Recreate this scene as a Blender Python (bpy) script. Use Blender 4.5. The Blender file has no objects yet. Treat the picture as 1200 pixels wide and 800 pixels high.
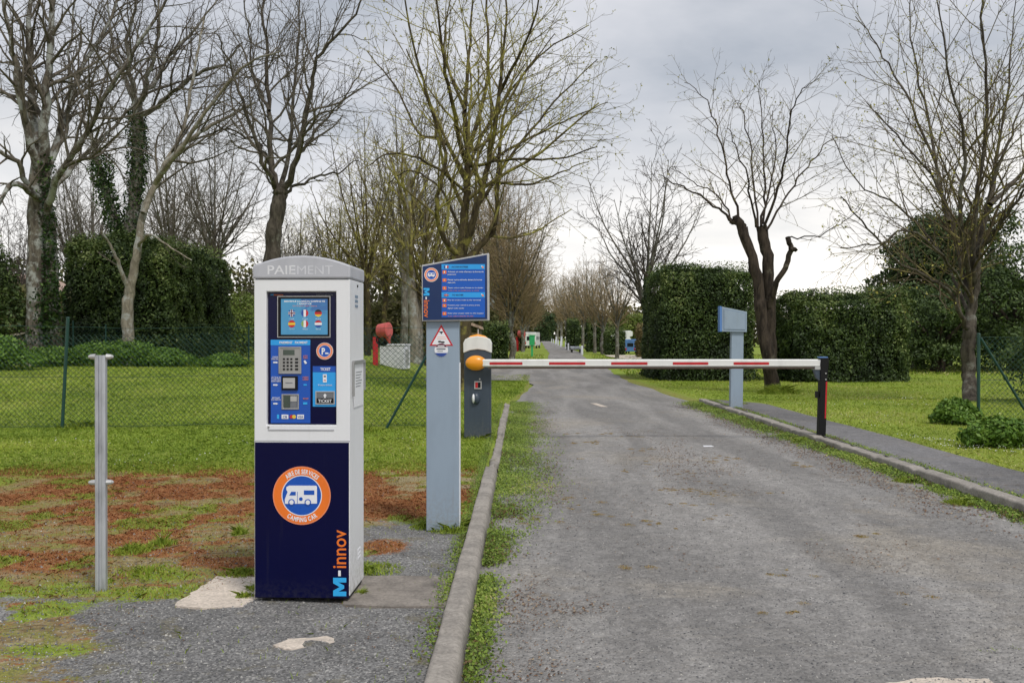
import bpy, math, random
import numpy as np
from mathutils import Vector, Matrix
random.seed(7)
RS = np.random.RandomState(11)
R = math.radians
sc = bpy.context.scene
COL = sc.collection

# ---------------------------------------------------------------- camera
CAMH = 1.3
FPX = 1167.0
cam_d = bpy.data.cameras.new('camera')
cam = bpy.data.objects.new('camera', cam_d)
COL.objects.link(cam)
cam.location = (0, 0, CAMH)
cam.rotation_euler = (R(90 - 0.245), 0, 0)
cam_d.sensor_width = 36
cam_d.lens = 35.0
cam_d.clip_start = 0.05
cam_d.clip_end = 4000
sc.camera = cam

# ---------------------------------------------------------------- world, sun, exposure
SUN_EL, SUN_AZ = 56, 150          # azimuth clockwise from +Y (camera looks +Y): high, behind and to the right
world = bpy.data.worlds.new('World')
sc.world = world
world.use_nodes = True
nt = world.node_tree
for n in list(nt.nodes):
    nt.nodes.remove(n)
def WN(t, **kw):
    n = nt.nodes.new(t)
    for k, v in kw.items():
        setattr(n, k, v)
    return n
wo = WN('ShaderNodeOutputWorld')
sky = WN('ShaderNodeTexSky', sky_type='NISHITA', sun_disc=False, sun_elevation=R(SUN_EL), sun_rotation=R(SUN_AZ))
bg1 = WN('ShaderNodeBackground'); bg1.inputs[1].default_value = 0.07
nt.links.new(sky.outputs[0], bg1.inputs[0])
tc = WN('ShaderNodeTexCoord')
sep = WN('ShaderNodeSeparateXYZ'); nt.links.new(tc.outputs['Generated'], sep.inputs[0])
def wmath(op, a, b=None, clamp=False):
    n = WN('ShaderNodeMath', operation=op); n.use_clamp = clamp
    for i, x in enumerate((a, b)):
        if x is None: continue
        if isinstance(x, (int, float)): n.inputs[i].default_value = x
        else: nt.links.new(x, n.inputs[i])
    return n.outputs[0]
zz = wmath('MAXIMUM', sep.outputs[2], 0.0)
den = wmath('ADD', zz, 0.16)
px = wmath('DIVIDE', sep.outputs[0], den)
py = wmath('DIVIDE', sep.outputs[1], den)
comb = WN('ShaderNodeCombineXYZ')
nt.links.new(px, comb.inputs[0]); nt.links.new(py, comb.inputs[1])
n1 = WN('ShaderNodeTexNoise'); n1.inputs['Scale'].default_value = 0.62; n1.inputs['Detail'].default_value = 7; n1.inputs['Roughness'].default_value = 0.52
n1.inputs['Distortion'].default_value = 0.4
nt.links.new(comb.outputs[0], n1.inputs['Vector'])
n2 = WN('ShaderNodeTexNoise'); n2.inputs['Scale'].default_value = 1.7; n2.inputs['Detail'].default_value = 5
nt.links.new(comb.outputs[0], n2.inputs['Vector'])
cr = WN('ShaderNodeValToRGB')
cr.color_ramp.elements[0].position = 0.38; cr.color_ramp.elements[0].color = (0.24, 0.285, 0.345, 1)
cr.color_ramp.elements[1].position = 0.60; cr.color_ramp.elements[1].color = (0.70, 0.70, 0.73, 1)
nmix = wmath('ADD', wmath('MULTIPLY', n1.outputs[0], 0.66), wmath('MULTIPLY', n2.outputs[0], 0.34))
nt.links.new(nmix, cr.inputs[0])
# bright break low over the horizon, broken up by the cloud noise
low = wmath('SUBTRACT', 1.0, wmath('DIVIDE', wmath('ADD', zz, wmath('MULTIPLY', wmath('SUBTRACT', n1.outputs[0], 0.5), 0.55)), 0.25), clamp=True)
low = wmath('POWER', low, 1.25)
mixc = WN('ShaderNodeMixRGB'); nt.links.new(low, mixc.inputs[0]); nt.links.new(cr.outputs[0], mixc.inputs[1])
mixc.inputs[2].default_value = (1.16, 1.10, 1.03, 1)
bg2 = WN('ShaderNodeBackground'); bg2.inputs[1].default_value = 0.77
nt.links.new(mixc.outputs[0], bg2.inputs[0])
ms = WN('ShaderNodeMixShader'); ms.inputs[0].default_value = 0.9
nt.links.new(bg1.outputs[0], ms.inputs[1]); nt.links.new(bg2.outputs[0], ms.inputs[2])
nt.links.new(ms.outputs[0], wo.inputs[0])

sun_d = bpy.data.lights.new('sun', 'SUN')
sun_d.energy = 1.5; sun_d.angle = R(11); sun_d.color = (1, 0.96, 0.9)
sun = bpy.data.objects.new('sun', sun_d); COL.objects.link(sun)
sdir = Vector((math.sin(R(SUN_AZ)) * math.cos(R(SUN_EL)), math.cos(R(SUN_AZ)) * math.cos(R(SUN_EL)), math.sin(R(SUN_EL))))
sun.rotation_euler = sdir.to_track_quat('Z', 'Y').to_euler()
sun.location = (0, 0, 30)
sc.view_settings.view_transform = 'Standard'
sc.view_settings.look = 'None'
sc.view_settings.gamma = 1
sc.view_settings.exposure = 0.66
sc.cycles.max_bounces = 6

# ---------------------------------------------------------------- noise in python (used for terrain and where things grow)
def _hash(ix, iy, s):
    n = (ix.astype(np.int64) * 374761393 + iy.astype(np.int64) * 668265263 + s * 974634777) & 0x7fffffff
    n = ((n ^ (n >> 13)) * 1274126177) & 0x7fffffff
    n = n ^ (n >> 16)
    return (n & 0xffff) / 65535.0
def vnoise(x, y, s=0):
    x = np.asarray(x, float); y = np.asarray(y, float)
    ix = np.floor(x); iy = np.floor(y); fx = x - ix; fy = y - iy
    fx = fx * fx * (3 - 2 * fx); fy = fy * fy * (3 - 2 * fy)
    ix = ix.astype(np.int64); iy = iy.astype(np.int64)
    a = _hash(ix, iy, s); b = _hash(ix + 1, iy, s); c = _hash(ix, iy + 1, s); d = _hash(ix + 1, iy + 1, s)
    return (a * (1 - fx) + b * fx) * (1 - fy) + (c * (1 - fx) + d * fx) * fy
def fbm(x, y, s=0, o=4):
    t = 0; a = .5; m = 0
    for i in range(o):
        t = t + a * vnoise(np.asarray(x) * 2 ** i + 17.3 * i, np.asarray(y) * 2 ** i - 9.1 * i, s + i); m += a; a *= .55
    return t / m
def sstep(a, b, x):
    t = np.clip((np.asarray(x, float) - a) / (b - a), 0, 1)
    return t * t * (3 - 2 * t)

# ---------------------------------------------------------------- terrain height and layout
KL0, KL1 = -0.33, -0.19      # left kerb
KR0, KR1 = 3.68, 3.83        # right kerb
def kx(y):
    return np.interp(y, [2.4, 12.3, 19], [-.325, -.225, -.16])
def road_edges(y):
    l = np.interp(y, [-20, 3, 12, 19, 24, 29, 43, 60, 84, 117, 200, 320, 900], [-.22, -.215, -.12, -0.06, 0.35, 0.55, 0.9, 2.2, 3.1, 3.9, 6.2, 9.2, 12])
    r = np.interp(y, [-20, 18.5, 20, 24, 29, 34, 43, 60, 84, 117, 200, 320, 900], [3.69, 3.68, 3.6, 3.5, 3.38, 3.55, 4.05, 4.5, 5.8, 6.6, 8.8, 12.2, 16])
    return l, r
def gz(x, y):
    x = np.asarray(x, float); y = np.asarray(y, float)
    z = 0.50 * sstep(13, 31, y) * sstep(-2.4, -5.5, x)
    z = z + 0.03 * sstep(.03, -.0, x - kx(y)) * sstep(20, 18, y)
    z = z + 0.075 * sstep(3.78, 3.84, x) * sstep(21, 19, y)
    l, r = road_edges(y)
    off = np.maximum(l - x, x - r)
    b = (fbm(x * .5, y * .5, 5) - .5) * 0.10 * sstep(2.0, 5, off) + (fbm(x * 4, y * 4, 8, 3) - .5) * 0.025 * sstep(0.2, .6, off) * sstep(60, 30, y)
    z = z + b
    return z - 0.02 * (off < 0.02) - 0.0
def P(u, v):
    """ground point seen at photo pixel (1200x800)"""
    y = 20.0
    if v <= 397: v = 397
    z = 0.0
    for i in range(25):
        yn = FPX * (CAMH - z) / (v - 395.0)
        y = .5 * y + .5 * yn
        z = float(gz((u - 600) / FPX * y, y))
    return Vector(((u - 600) / FPX * y, y, z))
def Q(u, v, y):
    return Vector(((u - 600) / FPX * y, y, CAMH + (395 - v) / FPX * y))
def GP(u, y):
    x = (u - 600) / FPX * y
    return Vector((x, y, float(gz(x, y))))

# ---------------------------------------------------------------- materials
def newmat(name):
    m = bpy.data.materials.new(name); m.use_nodes = True
    t = m.node_tree
    b = t.nodes['Principled BSDF']
    return m, t, b
class G:
    """small helper to write node graphs"""
    def __init__(s, t): s.t = t
    def n(s, ty, **kw):
        n = s.t.nodes.new(ty)
        for k, v in kw.items(): setattr(n, k, v)
        return n
    def put(s, sock, v):
        if isinstance(v, bpy.types.NodeSocket): s.t.links.new(v, sock)
        elif isinstance(v, tuple) and len(v) == 3 and sock.type == 'RGBA': sock.default_value = (*v, 1)
        else: sock.default_value = v
    def math(s, op, a, b=None, clamp=False):
        n = s.n('ShaderNodeMath', operation=op); n.use_clamp = clamp
        s.put(n.inputs[0], a)
        if b is not None: s.put(n.inputs[1], b)
        return n.outputs[0]
    def coord(s, scale=(1, 1, 1), kind='Object'):
        c = s.n('ShaderNodeTexCoord'); m = s.n('ShaderNodeMapping')
        m.inputs['Scale'].default_value = scale
        s.t.links.new(c.outputs[kind], m.inputs[0]); return m.outputs[0]
    def noise(s, scale, detail=4, vec=None, rough=.55, dist=0):
        n = s.n('ShaderNodeTexNoise'); n.inputs['Scale'].default_value = scale; n.inputs['Detail'].default_value = detail
        n.inputs['Roughness'].default_value = rough; n.inputs['Distortion'].default_value = dist
        if vec is not None: s.t.links.new(vec, n.inputs['Vector'])
        return n.outputs[0]
    def voro(s, scale, vec=None, out=1, feature='F1'):
        n = s.n('ShaderNodeTexVoronoi', feature=feature); n.inputs['Scale'].default_value = scale
        if vec is not None: s.t.links.new(vec, n.inputs['Vector'])
        return n.outputs[out]
    def ramp(s, f, stops):
        n = s.n('ShaderNodeValToRGB'); e = n.color_ramp.elements
        while len(e) < len(stops): e.new(.5)
        for i, (p, c) in enumerate(stops):
            e[i].position = p; e[i].color = (*c, 1) if isinstance(c, tuple) else (c, c, c, 1)
        s.t.links.new(f, n.inputs[0]); return n.outputs[0]
    def mix(s, f, a, b, mode='MIX'):
        n = s.n('ShaderNodeMixRGB', blend_type=mode)
        s.put(n.inputs[0], f); s.put(n.inputs[1], a); s.put(n.inputs[2], b); return n.outputs[0]
    def attr(s, name):
        n = s.n('ShaderNodeAttribute', attribute_name=name); return n.outputs['Fac']
    def smooth(s, x, a, b):
        n = s.n('ShaderNodeMapRange', interpolation_type='SMOOTHSTEP')
        s.put(n.inputs[0], x); n.inputs[1].default_value = a; n.inputs[2].default_value = b
        return n.outputs[0]
    def bump(s, h, strength=.3, dist=.01):
        n = s.n('ShaderNodeBump'); n.inputs['Strength'].default_value = strength; n.inputs['Distance'].default_value = dist
        s.put(n.inputs['Height'], h); return n.outputs[0]

def paint(name, c, rough=.4, metal=0, dirt=.12, scale=9, spec=.5, splash=0, grime=(.22, .19, .15)):
    m, t, b = newmat(name); g = G(t)
    v = g.coord((1, 1, .35))
    f = g.noise(scale, 6, v)
    dk = tuple(x * (1 - dirt * 2.2) for x in c)
    col = g.mix(g.smooth(f, .42, .75), c, dk)
    if splash:
        vo = g.coord(); sz = g.n('ShaderNodeSeparateXYZ'); t.links.new(vo, sz.inputs[0])
        hgt = g.math('SUBTRACT', 1.0, g.math('DIVIDE', sz.outputs[2], splash), clamp=True)
        sp = g.noise(42, 5, vo, .7); dr = g.noise(11, 6, g.coord((2.2, 2.2, .12)), .7)
        k = g.math('MULTIPLY', g.math('POWER', hgt, 1.5), g.smooth(sp, .38, .66))
        col = g.mix(g.math('MULTIPLY', k, .6), col, grime)
        col = g.mix(g.math('MULTIPLY', g.smooth(dr, .56, .76), .22), col, grime)
    g.put(b.inputs['Base Color'], col)
    f2 = g.noise(scale * 6, 3)
    g.put(b.inputs['Roughness'], g.math('ADD', g.math('MULTIPLY', f2, .25), rough - .1))
    b.inputs['Metallic'].default_value = metal
    b.inputs['Specular IOR Level'].default_value = spec
    return m
MT = {}
MT['white'] = paint('white_painted_metal', (.76, .77, .79), .38, 0, .02, splash=.35)
MT['grey_cap'] = paint('pale_grey_cap', (.46, .47, .51), .45, 0, .06)
MT['navy'] = paint('navy_gloss_film', (.002, .003, .038), .14, 0, .02, spec=.22, splash=.12, grime=(.03, .03, .05))
MT['navy_sign'] = paint('navy_sign_film', (.004, .026, .11), .35, 0, .05)
MT['blue'] = paint('royal_blue_film', (.006, .085, .46), .3, 0, .04)
MT['blue_sign'] = paint('sign_blue_film', (.004, .10, .50), .35, 0, .04)
MT['cyan'] = paint('cyan_film', (.02, .34, .80), .3, 0, .03)
MT['ltcyan'] = paint('light_cyan_letter', (.03, .42, .86), .35, 0, .02)
MT['orange'] = paint('orange_film', (.86, .19, .02), .35, 0, .05)
MT['salmon'] = paint('faded_orange_film', (.86, .27, .13), .35, 0, .05)
MT['letter'] = paint('white_letter_film', (.80, .81, .84), .4, 0, .02)
MT['faded'] = paint('faded_white_letter', (.72, .73, .76), .5, 0, .12, 30)
MT['faded2'] = paint('worn_white_letter', (.61, .62, .66), .5, 0, .1, 30)
MT['black'] = paint('black_plastic', (.007, .007, .008), .5, spec=.25)
MT['steel'] = paint('brushed_steel', (.42, .42, .42), .4, .75, .1)
MT['silver'] = paint('silver_frame', (.5, .5, .5), .35, .4, .05)
MT['galv'] = paint('galvanised_steel', (.52, .54, .58), .45, .45, .2, 14)
MT['greyblue'] = paint('grey_blue_paint', (.28, .355, .44), .45, 0, .04, splash=.35)
MT['greyblue_dk'] = paint('grey_blue_edge', (.19, .26, .35), .5, 0, .06)
MT['slate'] = paint('dark_slate_paint', (.042, .060, .085), .42, 0, .08, splash=.3, grime=(.16, .15, .12))
MT['amber'] = paint('amber_plastic', (.83, .32, .02), .3, 0, .05)
MT['red'] = paint('red_paint', (.50, .012, .018), .4, 0, .1)
MT['redf'] = paint('faded_red_paint', (.58, .11, .10), .5, 0, .1)
MT['armwhite'] = paint('white_arm_paint', (.74, .74, .72), .35, 0, .06)
MT['rubber'] = paint('brown_rubber', (.13, .09, .07), .8, 0, .1)
MT['greenp'] = paint('green_coated_steel', (.008, .05, .04), .4, 0, .1)
MT['greenbox'] = paint('bright_green_paint', (.03, .40, .14), .45, 0, .08)
MT['ticketgrey'] = paint('ticket_grey', (.16, .17, .19), .4)
MT['lcd'] = paint('lcd_glass', (.06, .085, .07), .15)
MT['yellow'] = paint('yellow_film', (.80, .55, .05), .4)
MT['deblack'] = paint('flag_black', (.02, .02, .02), .4)
MT['flagred'] = paint('flag_red', (.55, .02, .03), .4)
MT['flaggreen'] = paint('flag_green', (.25, .40, .12), .4)
MT['flagblue'] = paint('flag_blue', (.03, .08, .35), .4)
MT['maroon'] = paint('maroon_print', (.12, .01, .04), .4)
MT['vanwhite'] = paint('van_white', (.72, .73, .74), .35, 0, .08, 2)
MT['vanblue'] = paint('van_blue', (.10, .22, .50), .4, 0, .08, 2)
MT['glassdark'] = paint('dark_window_glass', (.02, .025, .03), .08)
MT['roofwood'] = paint('weathered_roof_boards', (.42, .30, .24), .8, 0, .25)
MT['wallbeige'] = paint('beige_render_wall', (.36, .30, .22), .9, 0, .15, 1.5)
MT['graffwhite'] = paint('whitewashed_block', (.80, .81, .86), .8, 0, .08, 5)
MT['bollard'] = paint('white_bollard', (.66, .68, .74), .6, 0, .1, 4)

def m_screen():
    m, t, b = newmat('lit_screen'); g = G(t)
    c = g.coord(); s = g.n('ShaderNodeSeparateXYZ'); t.links.new(c, s.inputs[0])
    w = g.math('ADD', s.outputs[2], g.math('MULTIPLY', g.math('SINE', g.math('MULTIPLY', s.outputs[0], 22)), .012))
    f = g.smooth(w, 1.34, 1.385)
    n = g.noise(9, 3, c, .5, 1.0)
    col = g.mix(f, (.035, .23, .42), (.008, .09, .29))
    col = g.mix(g.smooth(n, .52, .6), col, (.03, .22, .40))
    g.put(b.inputs['Base Color'], (.02, .05, .08)); b.inputs['Roughness'].default_value = .12
    g.put(b.inputs['Emission Color'], col); b.inputs['Emission Strength'].default_value = .55
    return m
MT['screen'] = m_screen()

def m_concrete(name, c, sc_=6, dark=.55, bumpy=.4):
    m, t, b = newmat(name); g = G(t)
    v = g.coord()
    a = g.noise(sc_, 8, v, .65); f = g.noise(sc_ * 14, 4, v)
    col = g.mix(g.smooth(a, .35, .72), c, tuple(x * dark for x in c))
    sp = g.voro(90, v, 1); spf = g.ramp(sp, [(0, .75), (1, 1.2)])
    col = g.mix(1.0, col, spf, 'MULTIPLY')
    mo = g.noise(3.1, 6, v, .7)
    col = g.mix(g.math('MULTIPLY', g.smooth(mo, .62, .72), .5), col, (.10, .095, .04))
    g.put(b.inputs['Base Color'], col); b.inputs['Roughness'].default_value = .92
    t.links.new(g.bump(g.math('ADD', a, g.math('MULTIPLY', f, .5)), bumpy, .01), b.inputs['Normal'])
    return m
MT['kerb'] = m_concrete('weathered_kerb_concrete', (.33, .30, .265), 5, .6)
MT['slab_pale'] = m_concrete('pale_slab_concrete', (.60, .52, .44), 9, .8)
MT['slab_dark'] = m_concrete('stained_slab_concrete', (.26, .23, .20), 6, .5)

def m_road(name, base, warm):
    m, t, b = newmat(name); g = G(t)
    v = g.coord((1, 1, 1)); vs = g.coord((1.6, .22, 1)); sx = g.n('ShaderNodeSeparateXYZ'); t.links.new(v, sx.inputs[0])
    broad = g.noise(1.0, 5, vs, .55, .6)
    patch = g.noise(.55, 7, v, .62, .5)
    col = g.mix(g.smooth(broad, .36, .66), tuple(x * .74 for x in base), tuple(x * 1.12 for x in base))
    col = g.mix(g.math('MULTIPLY', g.smooth(patch, .5, .68), .45), col, warm)
    # fine cracks and worn joints lying across the lane
    vx = g.coord((.35, 3.2, 1)); j = g.noise(1.3, 6, vx, .6, .4)
    jl = g.smooth(g.math('ABSOLUTE', g.math('SUBTRACT', j, .5)), .012, .0)
    col = g.mix(g.math('MULTIPLY', jl, .28), col, (.30, .27, .23))
    # aggregate: small stones
    st = g.voro(75, v, 1); stf = g.ramp(st, [(0, .62), (.5, .95), (.85, 1.12), (1, 1.5)])
    col = g.mix(.85, col, stf, 'MULTIPLY')
    st2 = g.voro(26, v, 1); stf2 = g.ramp(st2, [(0, .78), (1, 1.22)])
    col = g.mix(.8, col, stf2, 'MULTIPLY')
    mid = g.noise(7, 6, v, .7); col = g.mix(1, col, g.ramp(mid, [(.3, .84), (.7, 1.13)]), 'MULTIPLY')
    # moss-brown stains
    ms_ = g.noise(1.6, 7, v, .7, .4); mask = g.smooth(ms_, .60, .70)
    fine = g.smooth(g.noise(22, 4, v, .7), .42, .58)
    col = g.mix(g.math('MULTIPLY', g.math('MULTIPLY', mask, fine), .75), col, (.13, .085, .035))
    g.put(b.inputs['Base Color'], col); b.inputs['Roughness'].default_value = .88
    h = g.voro(75, v, 0); t.links.new(g.bump(g.math('ADD', g.math('MULTIPLY', h, -1), g.math('MULTIPLY', mid, 1.5)), .55, .012), b.inputs['Normal'])
    return m
MT['road'] = m_road('worn_asphalt', (.262, .25, .238), (.33, .285, .22))
MT['path'] = m_road('dark_path_asphalt', (.17, .165, .168), (.23, .20, .16))

def m_ground():
    m, t, b = newmat('turf_moss_and_gravel'); g = G(t)
    v = g.coord()
    asph, moss, green, straw = (g.attr(k) for k in ('m_asph', 'm_moss', 'm_green', 'm_straw'))
    n1 = g.noise(2.2, 7, v, .65); n2 = g.noise(17, 5, v, .7); n3 = g.noise(70, 3, v, .6)
    n4 = g.noise(5.5, 6, v, .7); vst = g.coord((1, 2.6, 1)); n5 = g.noise(3.2, 7, vst, .75)
    soil = g.ramp(n2, [(.3, (.12, .075, .035)), (.5, (.25, .19, .09)), (.72, (.42, .36, .24))])
    olive = g.ramp(n3, [(.3, (.12, .13, .025)), (.6, (.27, .26, .07))])
    soil = g.mix(g.smooth(n4, .44, .58), soil, olive)
    rust = g.ramp(n3, [(.3, (.17, .06, .02)), (.65, (.38, .16, .065))])
    soil = g.mix(g.smooth(n5, .54, .62), soil, rust)
    grass = g.ramp(n2, [(.28, (.10, .15, .02)), (.5, (.21, .29, .034)), (.75, (.36, .39, .08))])
    big = g.noise(.35, 5, v, .6)
    grass = g.mix(g.math('MULTIPLY', g.smooth(big, .42, .68), .55), grass, (.20, .21, .05))
    dry = g.ramp(n3, [(.3, (.17, .13, .06)), (.6, (.36, .31, .19))])
    mossc = g.ramp(n2, [(.3, (.13, .045, .016)), (.5, (.29, .115, .040)), (.72, (.42, .23, .11))])
    asc = g.ramp(g.voro(110, v, 1), [(0, (.065, .064, .063)), (.4, (.16, .157, .153)), (.8, (.26, .255, .25)), (1, (.52, .50, .46))])
    asc = g.mix(1, asc, g.ramp(n1, [(.3, .72), (.7, 1.25)]), 'MULTIPLY')
    asc = g.mix(g.math('MULTIPLY', g.smooth(n4, .55, .64), .5), asc, (.16, .14, .08))
    jit = g.math('MULTIPLY', g.math('SUBTRACT', n2, .5), 1.5)
    jf = g.math('ADD', jit, g.math('MULTIPLY', g.math('SUBTRACT', n3, .5), 1.1))
    def mk(a, lo=.38, hi=.66): return g.smooth(g.math('ADD', a, jf), lo, hi)
    col = soil
    col = g.mix(mk(straw), col, dry)
    col = g.mix(mk(moss, .15, .8), col, mossc)
    col = g.mix(mk(green), col, grass)
    am = mk(asph)
    col = g.mix(am, col, asc)
    g.put(b.inputs['Base Color'], col); b.inputs['Roughness'].default_value = .95
    b.inputs['Specular IOR Level'].default_value = .2
    t.links.new(g.bump(g.math('ADD', n2, g.math('MULTIPLY', n3, .7)), .8, .02), b.inputs['Normal'])
    return m
MT['ground'] = m_ground()

def m_leaf(name, stops, rough=.55, transl=.15):
    m, t, b = newmat(name); g = G(t)
    f = g.attr('tint')
    col = g.ramp(f, stops)
    g.put(b.inputs['Base Color'], col); b.inputs['Roughness'].default_value = rough
    b.inputs['Specular IOR Level'].default_value = .35
    tr = g.n('ShaderNodeBsdfTranslucent'); g.put(tr.inputs[0], col)
    mx = g.n('ShaderNodeMixShader'); mx.inputs[0].default_value = transl
    t.links.new(b.outputs[0], mx.inputs[1]); t.links.new(tr.outputs[0], mx.inputs[2])
    t.links.new(mx.outputs[0], t.nodes['Material Output'].inputs[0])
    return m
MT['hedge'] = m_leaf('dark_laurel_leaves', [(0, (.010, .020, .006)), (.4, (.032, .058, .014)), (.75, (.085, .13, .028)), (1, (.22, .26, .09))], .6, .08)
MT['ever'] = m_leaf('round_tree_leaves', [(0, (.014, .028, .008)), (.5, (.04, .07, .018)), (1, (.13, .165, .05))])
MT['hedge_l'] = m_leaf('light_hedge_leaves', [(0, (.06, .10, .015)), (.5, (.13, .19, .03)), (1, (.26, .30, .07))])
MT['shrub'] = m_leaf('shrub_leaves', [(0, (.03, .075, .010)), (.5, (.09, .18, .02)), (1, (.22, .33, .05))])
MT['ivy'] = m_leaf('ivy_leaves', [(0, (.01, .03, .006)), (.6, (.03, .07, .012)), (1, (.09, .15, .03))])
MT['grass'] = m_leaf('grass_blades', [(0, (.10, .17, .018)), (.4, (.25, .35, .035)), (.75, (.43, .48, .07)), (1, (.62, .55, .28))], .6, .25)
MT['weeds'] = m_leaf('kerb_weed_leaves', [(0, (.14, .08, .03)), (.2, (.08, .13, .02)), (.55, (.19, .28, .035)), (.85, (.28, .34, .06)), (1, (.42, .36, .16))], .6, .15)
MT['drygrass'] = m_leaf('dry_grass_and_moss', [(0, (.20, .065, .02)), (.33, (.38, .15, .05)), (.6, (.32, .26, .07)), (1, (.52, .45, .27))], .8, .1)
MT['bud'] = m_leaf('young_leaves', [(0, (.20, .20, .03)), (1, (.46, .42, .08))])
MT['litter'] = m_leaf('dead_leaves', [(0, (.06, .028, .012)), (.6, (.17, .09, .045)), (1, (.36, .29, .20))], .8, .05)
MT['stone'] = m_leaf('loose_stones', [(0, (.10, .10, .105)), (.7, (.24, .24, .24)), (1, (.52, .50, .46))], .9, 0)
MT['petal'] = m_leaf('daisy_petals', [(0, (.6, .6, .6)), (1, (.75, .75, .72))], .7, .1)
MT['farwood'] = m_leaf('far_wood_foliage', [(0, (.035, .045, .015)), (.5, (.10, .10, .035)), (.8, (.19, .15, .075)), (1, (.26, .21, .12))], .8, .1)
MT['thatch'] = m_leaf('brown_hedge_leaves', [(0, (.05, .05, .015)), (.6, (.16, .13, .05)), (1, (.33, .24, .13))], .8, .1)
MT['pine'] = m_leaf('pine_needles', [(0, (.012, .028, .012)), (.6, (.035, .065, .02)), (1, (.08, .115, .03))], .7, .05)

def m_core(name, c):
    m, t, b = newmat(name); g = G(t)
    f = g.noise(6, 5, g.coord())
    g.put(b.inputs['Base Color'], g.mix(f, c, tuple(x * .5 for x in c))); b.inputs['Roughness'].default_value = 1
    b.inputs['Specular IOR Level'].default_value = 0
    return m
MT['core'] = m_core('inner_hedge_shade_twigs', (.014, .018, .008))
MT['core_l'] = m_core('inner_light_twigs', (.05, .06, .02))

def m_bark(name, c, c2, lichen=None, sc_=9, lf=.5):
    m, t, b = newmat(name); g = G(t)
    v = g.coord((1, 1, .25)); a = g.noise(sc_, 8, v, .7, .5); v2 = g.coord()
    col = g.mix(g.smooth(a, .35, .65), c, c2)
    if lichen:
        l = g.noise(2.4, 7, v2, .7)
        col = g.mix(g.smooth(l, lf, lf + .12), col, lichen)
    g.put(b.inputs['Base Color'], col); b.inputs['Roughness'].default_value = .95
    b.inputs['Specular IOR Level'].default_value = .15
    t.links.new(g.bump(a, .9, .04), b.inputs['Normal'])
    return m
MT['bark_grey'] = m_bark('grey_bark', (.20, .185, .155), (.075, .066, .055), (.28, .29, .27))
MT['bark_pale'] = m_bark('pale_plane_bark', (.30, .27, .215), (.15, .13, .10), (.34, .35, .33))
MT['bark_dark'] = m_bark('dark_wet_bark', (.082, .064, .05), (.025, .02, .017), (.17, .155, .12), 11, .58)
MT['bark_mid'] = m_bark('mottled_dark_bark', (.17, .15, .12), (.065, .055, .045), (.33, .34, .32), 9, .47)
MT['bark_mid2'] = m_bark('dark_grey_bark', (.115, .10, .08), (.04, .034, .028), (.20, .20, .17), 9, .55)
MT['bark_lich'] = m_bark('lichened_bark', (.095, .075, .042), (.035, .028, .018), (.22, .20, .055), 9, .50)
MT['twig_dark'] = m_bark('dark_twigs', (.12, .102, .088), (.06, .05, .044))
MT['twig_grey'] = m_bark('grey_twigs', (.17, .15, .12), (.08, .068, .055))
MT['twig_lich'] = m_bark('lichened_twigs', (.21, .175, .085), (.10, .08, .045), (.36, .33, .10), 9, .46)
MT['twig_dull'] = m_bark('dull_lichened_twigs', (.15, .12, .075), (.07, .055, .038), (.25, .22, .085), 9, .5)
MT['twig_brown'] = m_bark('brown_twigs', (.33, .255, .15), (.19, .14, .08))

# ---------------------------------------------------------------- mesh helpers
def setp(o, label=None, cat=None, group=None, kind=None):
    if label: o['label'] = label
    if cat: o['category'] = cat
    if group: o['group'] = group
    if kind: o['kind'] = kind
    return o
def empty(name, loc, rz=0, **kw):
    o = bpy.data.objects.new(name, None); COL.objects.link(o)
    o.empty_display_size = .2
    o.location = loc; o.rotation_euler = (0, 0, rz)
    return setp(o, **kw)
def np_mesh(name, V, F, mats, parent=None, tint=None, attrs=None, mi=None, smooth=False):
    V = np.asarray(V, np.float32); F = np.asarray(F, np.int32)
    me = bpy.data.meshes.new(name)
    me.vertices.add(len(V)); me.vertices.foreach_set('co', V.ravel())
    k = F.shape[1]; nf = len(F)
    me.loops.add(nf * k); me.loops.foreach_set('vertex_index', F.ravel())
    me.polygons.add(nf)
    me.polygons.foreach_set('loop_start', np.arange(0, nf * k, k, dtype=np.int32))
    me.polygons.foreach_set('loop_total', np.full(nf, k, dtype=np.int32))
    if smooth: me.polygons.foreach_set('use_smooth', np.ones(nf, bool))
    for m in (mats if isinstance(mats, (list, tuple)) else [mats]): me.materials.append(m)
    if mi is not None: me.polygons.foreach_set('material_index', np.asarray(mi, np.int32))
    me.update(calc_edges=True)
    if tint is not None:
        attrs = dict(attrs or {}); attrs['tint'] = tint
    for kk, a in (attrs or {}).items():
        at = me.attributes.new(kk, 'FLOAT', 'POINT'); at.data.foreach_set('value', np.asarray(a, np.float32))
    o = bpy.data.objects.new(name, me); COL.objects.link(o)
    if parent: o.parent = parent
    return o
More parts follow.
